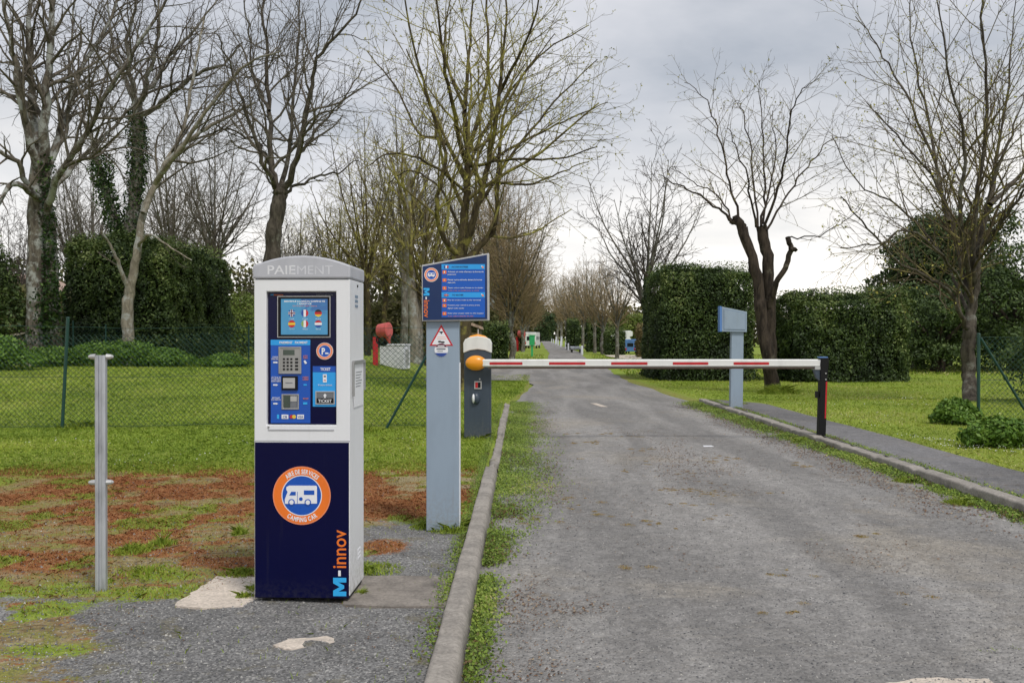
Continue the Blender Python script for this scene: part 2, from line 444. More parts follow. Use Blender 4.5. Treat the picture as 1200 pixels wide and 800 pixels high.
class MB:
    def __init__(s): s.v = []; s.f = []; s.m = []; s.mats = []
    def mat(s, m):
        if m not in s.mats: s.mats.append(m)
        return s.mats.index(m)
    def add(s, vs, fs, m):
        k = len(s.v); i = s.mat(m)
        s.v += [tuple(v) for v in vs]
        for f in fs: s.f.append(tuple(k + j for j in f)); s.m.append(i)
    def box(s, x0, x1, y0, y1, z0, z1, m):
        s.add([(x0, y0, z0), (x1, y0, z0), (x1, y1, z0), (x0, y1, z0), (x0, y0, z1), (x1, y0, z1), (x1, y1, z1), (x0, y1, z1)],
              [(0, 3, 2, 1), (4, 5, 6, 7), (0, 1, 5, 4), (1, 2, 6, 5), (2, 3, 7, 6), (3, 0, 4, 7)], m)
    def prism(s, poly, y0, y1, m):          # poly in x,z, counter-clockwise seen from -Y
        n = len(poly)
        vs = [(x, y0, z) for x, z in poly] + [(x, y1, z) for x, z in poly]
        fs = [tuple(range(n)), tuple(reversed(range(n, 2 * n)))]
        for i in range(n):
            j = (i + 1) % n; fs.append((i, i + n, j + n, j))
        s.add(vs, fs, m)
    def hprism(s, poly, z0, z1, m):
        n = len(poly)
        vs = [(x, y, z0) for x, y in poly] + [(x, y, z1) for x, y in poly]
        fs = [tuple(reversed(range(n))), tuple(range(n, 2 * n))]
        for i in range(n):
            j = (i + 1) % n; fs.append((i, j, j + n, i + n))
        s.add(vs, fs, m)
    def disc(s, cx, cz, r, y0, y1, m, n=32, rz=None):
        rz = rz or r
        s.prism([(cx + r * math.cos(2 * math.pi * i / n), cz + rz * math.sin(2 * math.pi * i / n)) for i in range(n)], y0, y1, m)
    def ring(s, cx, cz, ro, ri, y0, y1, m, n=40):
        vs = []; fs = []
        for i in range(n):
            a = 2 * math.pi * i / n; c, q = math.cos(a), math.sin(a)
            vs += [(cx + ro * c, y0, cz + ro * q), (cx + ri * c, y0, cz + ri * q), (cx + ro * c, y1, cz + ro * q), (cx + ri * c, y1, cz + ri * q)]
        for i in range(n):
            a = 4 * i; b = 4 * ((i + 1) % n)
            fs += [(a, a + 1, b + 1, b), (a, b, b + 2, a + 2), (a + 1, a + 3, b + 3, b + 1)]
        s.add(vs, fs, m)
    def tube(s, p0, p1, r0, r1, m, n=12):
        p0 = Vector(p0); p1 = Vector(p1); d = (p1 - p0).normalized()
        a = d.orthogonal().normalized(); b = d.cross(a)
        vs = []
        for p, r in ((p0, r0), (p1, r1)):
            for i in range(n):
                t = 2 * math.pi * i / n; vs.append(p + a * (r * math.cos(t)) + b * (r * math.sin(t)))
        fs = [(i, (i + 1) % n, (i + 1) % n + n, i + n) for i in range(n)] + [tuple(reversed(range(n))), tuple(range(n, 2 * n))]
        s.add(vs, fs, m)
    def ellipsoid(s, c, r, m, nu=24, nv=12, half=None):
        vs = []; fs = []
        for j in range(nv + 1):
            ph = math.pi * j / nv - math.pi / 2
            for i in range(nu):
                th = 2 * math.pi * i / nu
                vs.append((c[0] + r[0] * math.cos(ph) * math.cos(th), c[1] + r[1] * math.cos(ph) * math.sin(th), c[2] + r[2] * math.sin(ph)))
        for j in range(nv):
            for i in range(nu):
                i2 = (i + 1) % nu; fs.append((j * nu + i, j * nu + i2, (j + 1) * nu + i2, (j + 1) * nu + i))
        s.add(vs, fs, m)
    def poly_holed(s, x0, x1, z0, z1, a0, a1, b0, b1, y0, yr, y1, m, m2=None):
        """box x0..x1,z0..z1,y0..y1 whose front has a pocket a0..a1,b0..b1 of depth to yr"""
        vs = [(x0, y0, z0), (x1, y0, z0), (x1, y0, z1), (x0, y0, z1), (a0, y0, b0), (a1, y0, b0), (a1, y0, b1), (a0, y0, b1),
              (a0, yr, b0), (a1, yr, b0), (a1, yr, b1), (a0, yr, b1), (x0, y1, z0), (x1, y1, z0), (x1, y1, z1), (x0, y1, z1)]
        s.add(vs, [(0, 1, 5, 4), (1, 2, 6, 5), (2, 3, 7, 6), (3, 0, 4, 7), (4, 5, 9, 8), (5, 6, 10, 9), (6, 7, 11, 10), (7, 4, 8, 11), (8, 9, 10, 11),
                   (1, 0, 12, 13), (2, 1, 13, 14), (3, 2, 14, 15), (0, 3, 15, 12), (13, 12, 15, 14)], m)
    def text(s, st, x0, x1, z0, z1, y, m, rot=False, thick=.0012, bold=0.0, keep=False, flip=False):
        """lettering filling the rectangle x0..x1, z0..z1 on a face looking to -Y; rot: reads upwards; flip: reads downwards"""
        V, F = glyphs(st, bold)
        V = V.copy(); mn = V.min(0); mx = V.max(0); V[:, :2] = (V[:, :2] - mn[:2]) / (mx[:2] - mn[:2])
        out = []
        for a, b, c in V:
            if flip: xx = x0 + (x1 - x0) * b; zc = z1 - (z1 - z0) * a
            elif rot: xx = x1 - (x1 - x0) * b; zc = z0 + (z1 - z0) * a
            else: xx = x0 + (x1 - x0) * a; zc = z0 + (z1 - z0) * b
            out.append((xx, y - thick * (1 if c > 0 else 0), zc))
        s.add(out, F, m)
    def text_arc(s, st, cx, cz, r, h, a0, a1, y, m, inward=False, bold=.03):
        """characters along an arc; inward: feet point outwards (for the lower half)"""
        ws = []
        for ch in st:
            if ch == ' ': ws.append(.42); continue
            V, F = glyphs(ch, bold); ws.append((V[:, 0].max() - V[:, 0].min()) / .7 + .16)
        tot = sum(ws); acc = 0
        for i, ch in enumerate(st):
            a = a0 + (a1 - a0) * (acc + ws[i] / 2) / tot; acc += ws[i]
            if ch == ' ': continue
            V, F = glyphs(ch, bold)
            mn = V.min(0); mx = V.max(0); out = []
            k = abs(a1 - a0) * r / (tot * h)
            up = Vector((math.cos(a), math.sin(a))); rt = Vector((up.y, -up.x))
            if inward: up = -up; rt = -rt
            for q in V:
                lx = (q[0] - (mn[0] + mx[0]) / 2) / .7 * h * k; lz = (q[1] / .7 - .5) * h
                p = Vector((cx + r * math.cos(a), cz + r * math.sin(a))) + rt * lx + up * lz
                out.append((p.x, y - (.0012 if q[2] > 0 else 0), p.y))
            s.add(out, F, m)
    def build(s, name, parent=None, bevel=0, smooth=False, **kw):
        me = bpy.data.meshes.new(name); me.from_pydata(s.v, [], s.f)
        for m in s.mats: me.materials.append(m)
        me.polygons.foreach_set('material_index', s.m)
        if smooth: me.polygons.foreach_set('use_smooth', [True] * len(s.f))
        me.update()
        o = bpy.data.objects.new(name, me); COL.objects.link(o)
        if parent: o.parent = parent
        if bevel:
            b = o.modifiers.new('bevel', 'BEVEL'); b.width = bevel; b.segments = 2; b.limit_method = 'ANGLE'; b.angle_limit = R(40)
        return setp(o, **kw)
_gc = {}
def bold_m(m, x0, x1, z0, z1, y, mat, up=True):
    pts = [(0, 0), (.25, 0), (.25, .60), (.42, .16), (.58, .16), (.75, .60), (.75, 0), (1, 0), (1, 1), (.70, 1), (.5, .50), (.30, 1), (0, 1)]
    out = [((x1 - (x1 - x0) * b, z0 + (z1 - z0) * a) if up else (x0 + (x1 - x0) * b, z1 - (z1 - z0) * a)) for a, b in pts]
    m.prism(out, y - .0012, y, mat)
def tp(parent, name, *a, **k):
    q = MB(); q.text(*a, **k); return q.build(name, parent)
def glyphs(st, bold=0.0):
    k = (st, bold)
    if k not in _gc:
        c = bpy.data.curves.new('lettering', 'FONT'); c.body = st; c.size = 1; c.extrude = .01; c.offset = bold; c.resolution_u = 3
        o = bpy.data.objects.new('lettering', c); COL.objects.link(o)
        me = bpy.data.meshes.new_from_object(o)
        V = np.array([tuple(v.co) for v in me.vertices]); F = [tuple(p.vertices) for p in me.polygons]
        bpy.data.objects.remove(o); bpy.data.curves.remove(c); bpy.data.meshes.remove(me)
        _gc[k] = (V, F)
    return _gc[k]

# ================================================================ THE SETTING
def build_ground():
    def axis(segs):
        out = []
        for a, b, st in segs: out += list(np.arange(a, b, st))
        return np.array(out + [segs[-1][1]])
    xs = axis([(-1500, -200, 260), (-200, -40, 20), (-40, -12, 1.0), (-12, -4, .2), (-4, .6, .045), (.6, 3.5, .35), (3.5, 4.0, .04), (4.0, 14, .25), (14, 40, 2), (40, 200, 20), (200, 1500, 260)])
    ys = axis([(-60, 2, 6), (2, 3.4, .35), (3.4, 11, .05), (11, 30, .22), (30, 80, 1.2), (80, 400, 20), (400, 2600, 300)])
    X, Y = np.meshgrid(xs, ys); sh = X.shape; X = X.ravel(); Y = Y.ravel(); Z = gz(X, Y)
    a = masks(X, Y)
    nx, ny = len(xs), len(ys)
    i = np.arange(nx * ny).reshape(ny, nx)
    F = np.stack([i[:-1, :-1], i[:-1, 1:], i[1:, 1:], i[1:, :-1]], -1).reshape(-1, 4)
    o = np_mesh('ground', np.stack([X, Y, Z], 1), F, MT['ground'], attrs=a, smooth=True)
    setp(o, kind='structure')
def masks(x, y):
    n = fbm(x * .9, y * .9, 1); m = fbm(x * 1.6 + 4, y * 1.6, 2); q = fbm(x * .5, y * .7, 3)
    w = (n - .5)
    # loose asphalt forecourt in front of and beside the machine
    fine = fbm(x * 4.5, y * 4.5, 23, 5) - .5; med = fbm(x * 1.7, y * 1.5, 24, 6) - .5
    ed = 5.0 + 1.75 * sstep(-1.30, -.95, x) + w * .9 + fine * .5
    asph = sstep(.22, -.22, y - ed) * (x < -.12)
    lf = sstep(-1.45, -2.0, x + .16 * (y - 4) + fine * .7)          # the left side breaks up into moss and soil
    asph = asph * (1 - lf * sstep(-.07, .05, med + fine * .5 + .05))
    gb = np.exp(-(((x + 1.80) ** 2 / .07 + (y - 4.95) ** 2 / .02))) + np.exp(-((x + 1.85) ** 2 / .05 + (y - 5.3) ** 2 / .012)) + .9 * np.exp(-((x + 2.3) ** 2 / .05 + (y - 5.0) ** 2 / .04)) + .8 * np.exp(-((x + 1.9) ** 2 / .06 + (y - 4.05) ** 2 / .01))
    ms1 = np.exp(-((x + .80) ** 2 / .022 + (y - 6.02) ** 2 / .045)) * 1.6
    asph = asph * np.clip(1 - gb * 1.3 - ms1, 0, 1)
    asph = asph + .7 * sstep(.16, .22, med + fine * .2) * (y < 7.4) * (x < -1.9) * (y > 5)
    green = sstep(8.9, 9.9, y + w * 1.6 + fine * 1.6)
    green = np.maximum(green, .75 * sstep(.05, .14, -med + fine * .7 - .03) * (y < 10.5))
    green = np.maximum(green, np.clip(gb, 0, .95))
    mz = sstep(5.1, 5.7, y) * sstep(10.2, 8.9, y + w)
    moss = 1.15 * mz * sstep(-.13, .02, (fbm(x * 1.35 + 9, y * 1.25, 25, 6) - .5) + fine * .45) + ms1
    moss = moss * (x < -.2)
    straw = sstep(-.06, .08, (q - .5) + fine * .5 + .10 * sstep(7.3, 8.6, y)) * (y > 5) * (y < 10.8)
    # the verge strips beside the carriageway
    l, r = road_edges(y)
    inroad = (x > l) & (x < r)
    vr = (x >= r - .05) & (y > 3)
    green = np.where(vr, .9 - .35 * sstep(19.5, 16, y) * sstep(4.9, 4.55, x), green)
    asph = np.where(vr | inroad, 0, asph); moss = np.where(vr, 0, moss)
    bare = sstep(.7, .1, x - r) * (y > 19) * (y < 34) * .45 * (x > r) + sstep(.3, .0, l - x) * (x < l) * (y > 19) * (y < 30) * .5
    green = np.where(bare > 0, green * (1 - bare), green)
    gap = sstep(55, 75, y)
    green = np.maximum(green, gap)
    return dict(m_asph=np.clip(asph, 0, 1), m_moss=np.clip(moss * (1 - gb * .8), 0, 1), m_green=green, m_straw=np.clip(straw, 0, 1))
build_ground()

def strip(name, ys, lf, rf, zf, mat, nx=8, **kw):
    V = []; 
    for y in ys:
        l, r = lf(y), rf(y)
        for i in range(nx + 1):
            x = l + (r - l) * i / nx; V.append((x, y, zf(x, y)))
    F = []
    for j in range(len(ys) - 1):
        for i in range(nx):
            a = j * (nx + 1) + i; F.append((a, a + 1, a + nx + 2, a + nx + 1))
    o = np_mesh(name, V, F, mat, smooth=True)
    return setp(o, **kw)
rys = list(np.arange(-8, 3, 1)) + list(np.arange(3, 20, .25)) + list(np.arange(20, 60, 1)) + list(np.arange(60, 340, 10))
wig = lambda y, s: float((fbm(np.array([y * .6]), np.array([s]), 4)[0] - .5) * .35) if y > 19 else 0
def road_z(x, y):
    l, r = road_edges(y); c = (x - (l + r) / 2) / ((r - l) / 2)
    return .004 + .03 * (1 - c * c) - .0
strip('road', rys, lambda y: road_edges(y)[0] + wig(y, 1.), lambda y: road_edges(y)[1] + wig(y, 9.), road_z, MT['road'], 10, kind='structure')
# side road joining from the left, and its concrete channel
strip('side_road', list(np.arange(29.5, 43.2, .8)), lambda y: -2.6 - .04 * (y - 30) + wig(y, 3.), lambda y: road_edges(y)[0] + .4, lambda x, y: max(float(gz(x, y)), 0) + .028 - .02 * (x > .3), MT['road'], 12, kind='structure')
strip('footpath', list(np.arange(3, 19.6, .3)), lambda y: KR1 + .0, lambda y: 4.62 + wig(y + 30, 2.) * .25 - .5 * max(0, (y - 18.2)), lambda x, y: float(gz(max(x, 3.86), y)) * .3 + .075 * .7 + .012, MT['path'], 4, kind='structure')
strip('gravel_bay', list(np.arange(58, 72, 2)), lambda y: 6.4 + wig(y, 4) * 2, lambda y: 13 + wig(y, 5), lambda x, y: float(gz(x, y)) + .05, MT['slab_pale'], 6, kind='structure')

def kerb(x0, x1, y0, y1, h, label, dx=0, rough=0):
    """row of kerb stones with worn rounded edges, one long kerb"""
    V = []; F = []
    ys = []
    y = y0
    while y < y1: ys.append(y); y += .055 if y < 8 else .11
    w_ = x1 - x0; prof0 = [(0, -.1), (0, h - .022), (.001, h - .014), (.005, h - .005), (.013, h), (.02, h), (w_ * .5, h + .001), (w_ - .035, h), (w_ - .024, h - .002), (w_ - .010, h - .012), (w_ - .003, h - .026), (w_, h - .045), (w_ + .012, -.1)]
    for j, y in enumerate(ys):
        joint = 1 if (y % 1.0) < (.055 if y < 8 else .11) else 0
        for i, (a, b) in enumerate(prof0):
            blk = int(y); bo = math.sin(blk * 12.7) * .006; bz = math.sin(blk * 7.3) * .005; nx_ = (float(fbm(y * 4.1, i * .22 + 3, 60)) - .5) * .8 + bo / .016; nz_ = (float(fbm(y * 4.3, i * .3, 61)) - .5) * .8 + bz / .014; joint = joint * 1.0
            V.append((x0 + a + nx_ * .016 * (1 + rough) + dx * (y - y0) / (y1 - y0), y, (b + nz_ * .014 * (1 + rough * 2) - joint * .016 * (b > 0)) if b > 0 else b))
    n = len(prof0)
    for j in range(len(ys) - 1):
        for i in range(n - 1):
            a = j * n + i; F.append((a, a + n, a + n + 1, a + 1))
    k = len(V)
    o = np_mesh('kerb', V, F, MT['kerb'], smooth=True)
    return setp(o, label=label, cat='kerb', kind='structure')
kerb(-.325, -.215, 2.4, 9.3, .10, 'low weathered concrete kerb beside the payment machine, left edge of the driveway', dx=.07)
kerb(-.252, -.155, 9.35, 19, .06, 'broken sunken concrete kerb beyond the barrier cabinet', dx=.10, rough=3)
kerb(KR0, KR1, 2.4, 19.5, .10, 'long grey concrete kerb between driveway and footpath on the right', dx=-.03)

# ================================================================ vegetation helpers
def rand_dirs(n):
    v = RS.normal(size=(n, 3)); return v / np.linalg.norm(v, axis=1, keepdims=True)
def cards(C, size, N=None, spread=.8, aspect=1.0, tint=None):
    """leaf shaped quads at points C"""
    n = len(C); d = rand_dirs(n)
    if N is not None: d = N + d * spread
    d /= np.linalg.norm(d, axis=1, keepdims=True) + 1e-9
    r = rand_dirs(n); a = np.cross(d, r); a /= np.linalg.norm(a, axis=1, keepdims=True) + 1e-9
    b = np.cross(d, a)
    s = (size * (.6 + .8 * RS.rand(n)))[:, None]
    V = np.stack([C - a * s * .5 * aspect, C - b * s * .28, C + a * s * .5 * aspect, C + b * s * .28], 1).reshape(-1, 3)
    F = np.arange(n * 4).reshape(-1, 4)
    if tint is None: tint = RS.rand(n)
    return V, F, np.repeat(np.clip(tint, 0, 1), 4)
def blades(C, h, w, lean=.35, tint=None):
    n = len(C); az = RS.rand(n) * 6.283; bx = np.stack([np.cos(az), np.sin(az), np.zeros(n)], 1)
    az2 = RS.rand(n) * 6.283; ln = (np.abs(RS.normal(size=n)) * lean)[:, None] * np.stack([np.cos(az2), np.sin(az2), np.zeros(n)], 1)
    hh = (np.asarray(h) * (.45 + .9 * RS.rand(n)))[:, None]; ww = (np.asarray(w) * (.6 + .8 * RS.rand(n)))[:, None]
    up = np.array([[0, 0, 1.]])
    mid = C + hh * .55 * (up + ln * .5); tip = C + hh * (up * .92 + ln * 1.5)
    V = np.stack([C - bx * ww * .5, C + bx * ww * .5, mid + bx * ww * .32, tip, mid - bx * ww * .32], 1).reshape(-1, 3)
    F = np.arange(n * 5).reshape(-1, 5)
    if tint is None: tint = RS.rand(n)
    return V, F, np.repeat(np.clip(tint, 0, 1), 5)
def stack(parts):
    V = []; F = []; T = []; k = 0
    for v, f, t in parts:
        V.append(v); F.append(f + k); T.append(t); k += len(v)
    return np.concatenate(V), np.concatenate(F), np.concatenate(T)
def tubes(polys):
    """polys: (pts Nx3, radii N, sides) -> V, F quads"""
    V = []; F = []; k = 0
    for pts, rad, ns in polys:
        pts = np.asarray(pts, float); rad = np.asarray(rad, float); m = len(pts)
        t = np.gradient(pts, axis=0); t /= np.linalg.norm(t, axis=1, keepdims=True) + 1e-9
        ref = np.array([.31, .17, .93]) if abs(t[0, 2]) < .9 else np.array([.95, .2, .1])
        a = np.cross(t, ref); a /= np.linalg.norm(a, axis=1, keepdims=True) + 1e-9; b = np.cross(t, a)
        th = np.arange(ns) * 2 * math.pi / ns
        ring = pts[:, None, :] + rad[:, None, None] * (np.cos(th)[None, :, None] * a[:, None, :] + np.sin(th)[None, :, None] * b[:, None, :])
        V.append(ring.reshape(-1, 3))
        i = np.arange(m - 1)[:, None] * ns + np.arange(ns)[None, :]; j = np.arange(m - 1)[:, None] * ns + (np.arange(ns)[None, :] + 1) % ns
        F.append(np.stack([i, j, j + ns, i + ns], -1).reshape(-1, 4) + k); k += m * ns
    return np.concatenate(V), np.concatenate(F)

def smooth_poly(pts, n=5, wob=0.0):
    """Catmull-Rom through pts"""
    pts = [np.array(p, float) for p in pts]
    if len(pts) == 2: pts = [pts[0], (pts[0] + pts[1]) / 2 + RS.normal(size=3) * .02, pts[1]]
    e = [2 * pts[0] - pts[1]] + pts + [2 * pts[-1] - pts[-2]]
    out = []
    for i in range(1, len(e) - 2):
        for k in range(n):
            t = k / n; p0, p1, p2, p3 = e[i - 1:i + 3]
            out.append(.5 * (2 * p1 + (p2 - p0) * t + (2 * p0 - 5 * p1 + 4 * p2 - p3) * t * t + (3 * p1 - p0 - 3 * p2 + p3) * t ** 3))
    out.append(pts[-1]); out = np.array(out)
    if wob: out[1:-1] += RS.normal(size=out[1:-1].shape) * wob
    return out
class Tree:
    def __init__(s, dens=(2.4, 3.0, 4.0), ratio=(.5, .5, .5), ang=(40, 45, 45), trop=(.10, .08, .05), wig=.10, rmin=.004, maxl=3, seg=.35, t0=.2, cap=9000):
        s.__dict__.update(locals()); s.thick = []; s.thin = []; s.tips = []
    def limb(s, pts, r0, r1, n=5, sub=True, t0=None, wob=.015, sides=9, dens=1, trunk=False):
        if trunk: pts = [np.array(pts[0], float) - np.array([0, 0, .18])] + list(pts)[1:]
        p = smooth_poly(pts, n, wob * 1.0)
        L = float(np.linalg.norm(np.diff(p, axis=0), axis=1).sum())
        tt = np.linspace(0, 1, len(p)); r = r0 + (r1 - r0) * tt ** .8
        if trunk: r = r * (1 + .35 * np.exp(-tt * 14)) * (1 + .06 * np.sin(tt * 37))
        s.thick.append((p, r, sides))
        if sub: s.spawn(p, r, L, 0, s.t0 if t0 is None else t0, dens)
        return p
    def spawn(s, p, r, L, lvl, t0, dens=1):
        n = int(L * s.dens[lvl] * dens + RS.rand())
        az = RS.rand() * 6.28
        for i in range(n):
            if len(s.thin) > s.cap: return
            t = t0 + (1 - t0) * (i + RS.rand()) / n; t = min(t, .985)
            f = t * (len(p) - 1); k = int(f); q = p[k] + (p[k + 1] - p[k]) * (f - k); rad = r[k] + (r[k + 1] - r[k]) * (f - k)
            d = p[k + 1] - p[k]; d = d / (np.linalg.norm(d) + 1e-9)
            az += 2.4 + RS.normal() * .4
            a = np.cross(d, [.2, .1, .97]); a /= np.linalg.norm(a) + 1e-9; b = np.cross(d, a)
            an = R(s.ang[lvl] * (.7 + .6 * RS.rand()))
            dd = d * math.cos(an) + (a * math.cos(az) + b * math.sin(az)) * math.sin(an)
            LL = L * s.ratio[lvl] * (1.15 - .65 * t) * (.55 + .75 * RS.rand())
            s.branch(q, dd, LL, max(rad * .55, s.rmin * (1.8 - .3 * lvl)), lvl)
    def branch(s, q, d, L, r, lvl):
        n = max(2, int(L / s.seg) + 1) if lvl < 2 else max(2, int(L / (s.seg * .8)))
        n = min(n, 9)
        P_ = [q]; st = L / n
        for i in range(n):
            d = d + RS.normal(size=3) * s.wig * (1 if lvl else .8) + np.array([0, 0, s.trop[lvl]])
            d = d / np.linalg.norm(d); P_.append(P_[-1] + d * st)
        P_ = np.array(P_); rr = r + (max(s.rmin * .7, r * .3) - r) * np.linspace(0, 1, n + 1)
        s.thin.append((P_, rr, 5 if r > .03 else 3))
        if lvl < s.maxl - 1 and lvl < 2: s.spawn(P_, rr, L, lvl + 1, .15)
        else: s.tips.append(P_[-1]); s.tips.append(P_[len(P_) // 2])
    def make(s, name, loc, bark, twig, label, cat='tree', group=None, bud=None, budsize=.05, budfrac=.5, ivy=None):
        loc = Vector(loc); o = empty(name, loc, label=label, cat=cat, group=group)
        V, F = tubes(s.thick); np_mesh('trunk', V - np.array(loc), F, MT[bark], o, smooth=True)
        if s.thin:
            V, F = tubes(s.thin); np_mesh('crown', V - np.array(loc), F, MT[twig], o, smooth=True)
        if bud and s.tips:
            T = np.array(s.tips); T = T[RS.rand(len(T)) < budfrac]
            C = np.repeat(T, 2, 0) + RS.normal(size=(len(T) * 2, 3)) * .018
            V, F, ti = cards(C - np.array(loc), budsize); np_mesh('young_leaves', V, F, MT[bud], o, tint=ti)
        if ivy:
            C = []; 
            for pts, rad, n in ivy:
                pp = smooth_poly(pts, 8); 
                f = RS.rand(n) * (len(pp) - 1.001); k = f.astype(int); c = pp[k] + (pp[k + 1] - pp[k]) * (f - k)[:, None]
                cl = .6 + .8 * fbm(c[:, 2] * 3, c[:, 0] * 3, 30)
                d = rand_dirs(n); C.append(c + d * (rad * cl * (.5 + .6 * RS.rand(n)))[:, None])
            C = np.concatenate(C); V, F, ti = cards(C - np.array(loc), .11, tint=RS.rand(len(C)) ** 1.3)
            np_mesh('ivy', V, F, MT['ivy'], o, tint=ti)
        return o
def copy_tree(o, loc, rz, scale=1.0, label=None, group=None):
    c = o.copy(); COL.objects.link(c); c.location = loc; c.rotation_euler = (0, 0, rz); c.scale = (scale,) * 3
    for ch in o.children:
        k = ch.copy(); COL.objects.link(k); k.parent = c
    if label: c['label'] = label
    if group: c['group'] = group
    return c
def lump(C, f=1.3, amp=.25, s=40):
    return (fbm(C[:, 0] * f + C[:, 1] * f * .7, C[:, 2] * f + C[:, 1] * .5 * f, s) - .5) * 2 * amp
def hedge(name, x0, x1, y0, y1, h, n, leaf, mat, core, label, slope=0, amp=.2, rz=0, rnd=.35, group=None, cat='hedge', dead=0):
    cx, cy = (x0 + x1) / 2, (y0 + y1) / 2; zb = float(gz(cx, cy))
    o = empty(name, (cx, cy, zb), rz, label=label, cat=cat, group=group)
    a, b = (x1 - x0) / 2, (y1 - y0) / 2
    areas = np.array([2 * a * h, 2 * a * h * .5, 2 * b * h, 2 * b * h, 4 * a * b * 1.2]); k = RS.choice(5, n, p=areas / areas.sum())
    U = RS.rand(n) * 2 - 1; W = RS.rand(n)
    N = np.zeros((n, 3)); C = np.zeros((n, 3))
    for idx, (nn, cc) in enumerate([((0, -1, 0), lambda u, w: (u * a, -b + 0 * u, w * h)), ((0, 1, 0), lambda u, w: (u * a, b + 0 * u, w * h)),
                                    ((-1, 0, 0), lambda u, w: (-a + 0 * u, u * b, w * h)), ((1, 0, 0), lambda u, w: (a + 0 * u, u * b, w * h)),
                                    ((0, 0, 1), lambda u, w: (u * a, (w * 2 - 1) * b, h + 0 * u))]):
        q = k == idx; N[q] = nn; c = cc(U[q], W[q]); C[q, 0], C[q, 1], C[q, 2] = c
    # rounded corners
    ex = np.abs(C[:, 0]) / a; ey = np.abs(C[:, 1]) / b; ez = C[:, 2] / h
    over = np.maximum(ex - (1 - rnd / a), 0) * a / rnd; ov2 = np.maximum(ez - (1 - rnd / h), 0) * h / rnd; ov3 = np.maximum(ey - (1 - rnd / b), 0) * b / rnd
    cnt = (over ** 2 + ov2 ** 2 + ov3 ** 2) ** .5; sh = np.where(cnt > 1, (cnt - 1) * rnd * .8, 0)
    ctr = np.stack([np.zeros(n), np.zeros(n), np.full(n, h * .5)], 1); dirc = ctr - C; dirc /= np.linalg.norm(dirc, axis=1, keepdims=True) + 1e-9
    C = C + dirc * sh[:, None]
    C = C + N * (lump(C, 1.1, amp) + lump(C, 4, amp * .45, 44) - np.abs(RS.normal(size=n)) * leaf * 1.3)[:, None]
    C[:, 2] += slope * C[:, 0] * (C[:, 2] / h)
    C[:, 2] = np.maximum(C[:, 2], .03)
    ti = .15 + .45 * RS.rand(n) + (fbm(C[:, 0] * 1.3 + 3, C[:, 2] * 1.3 + C[:, 1], 50) - .45) * 1.1 + .22 * (C[:, 2] / h) ** 3 - .05 + .3 * (RS.rand(n) > .94)  # clumps vary at random; lighter top leaves put light from above into the tint
    # stray shoots above the clipped top
    ns = n // 14; S = np.stack([(RS.rand(ns) * 2 - 1) * a * .95, (RS.rand(ns) * 2 - 1) * b * .9, h + RS.rand(ns) ** 2 * .3], 1); S[:, 2] += slope * S[:, 0]
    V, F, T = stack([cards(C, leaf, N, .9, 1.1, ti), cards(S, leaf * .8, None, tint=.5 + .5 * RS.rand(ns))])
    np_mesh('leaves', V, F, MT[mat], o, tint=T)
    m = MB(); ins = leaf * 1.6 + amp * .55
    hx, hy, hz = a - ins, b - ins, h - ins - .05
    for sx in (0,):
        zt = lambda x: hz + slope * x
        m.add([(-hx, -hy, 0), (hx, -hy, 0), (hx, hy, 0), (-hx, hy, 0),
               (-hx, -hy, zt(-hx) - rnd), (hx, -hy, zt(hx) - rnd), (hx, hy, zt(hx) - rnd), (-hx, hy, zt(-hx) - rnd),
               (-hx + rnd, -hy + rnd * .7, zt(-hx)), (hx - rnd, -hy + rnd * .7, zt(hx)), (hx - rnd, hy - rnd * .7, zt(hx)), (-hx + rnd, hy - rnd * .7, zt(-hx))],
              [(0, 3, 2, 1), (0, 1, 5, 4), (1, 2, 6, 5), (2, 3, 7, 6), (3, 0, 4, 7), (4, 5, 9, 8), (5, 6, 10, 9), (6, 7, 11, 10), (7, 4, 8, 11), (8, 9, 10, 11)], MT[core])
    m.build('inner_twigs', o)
    return o
def blob_cards(cx, cy, z0, rx, ry, rz_, n, leaf, seed=0, hollow=.55, f=1.6, amp=.35, bright=0):
    d = rand_dirs(n); d[:, 2] = np.abs(d[:, 2]) * np.sign(RS.rand(n) - .2)
    rr = hollow + (1 - hollow) * RS.rand(n) ** .6
    lum = 1 + (fbm(d[:, 0] * f + seed, d[:, 2] * f + d[:, 1] * f, 70 + seed) - .5) * amp * 2 + (fbm(d[:, 0] * f * 3.3 + seed, d[:, 2] * f * 3 + d[:, 1] * f * 3, 75 + seed) - .5) * amp
    C = d * (rr * lum)[:, None] * np.array([[rx, ry, rz_]]) + np.array([[cx, cy, z0 + rz_]])
    ti = .1 + .4 * RS.rand(n) + .5 * (fbm(C[:, 0] * 2.2 / max(rx, 1) * 2, C[:, 2] * 3, 80) - .4) + .2 * rr + bright
    return cards(C, leaf, d, .9, 1.1, ti)
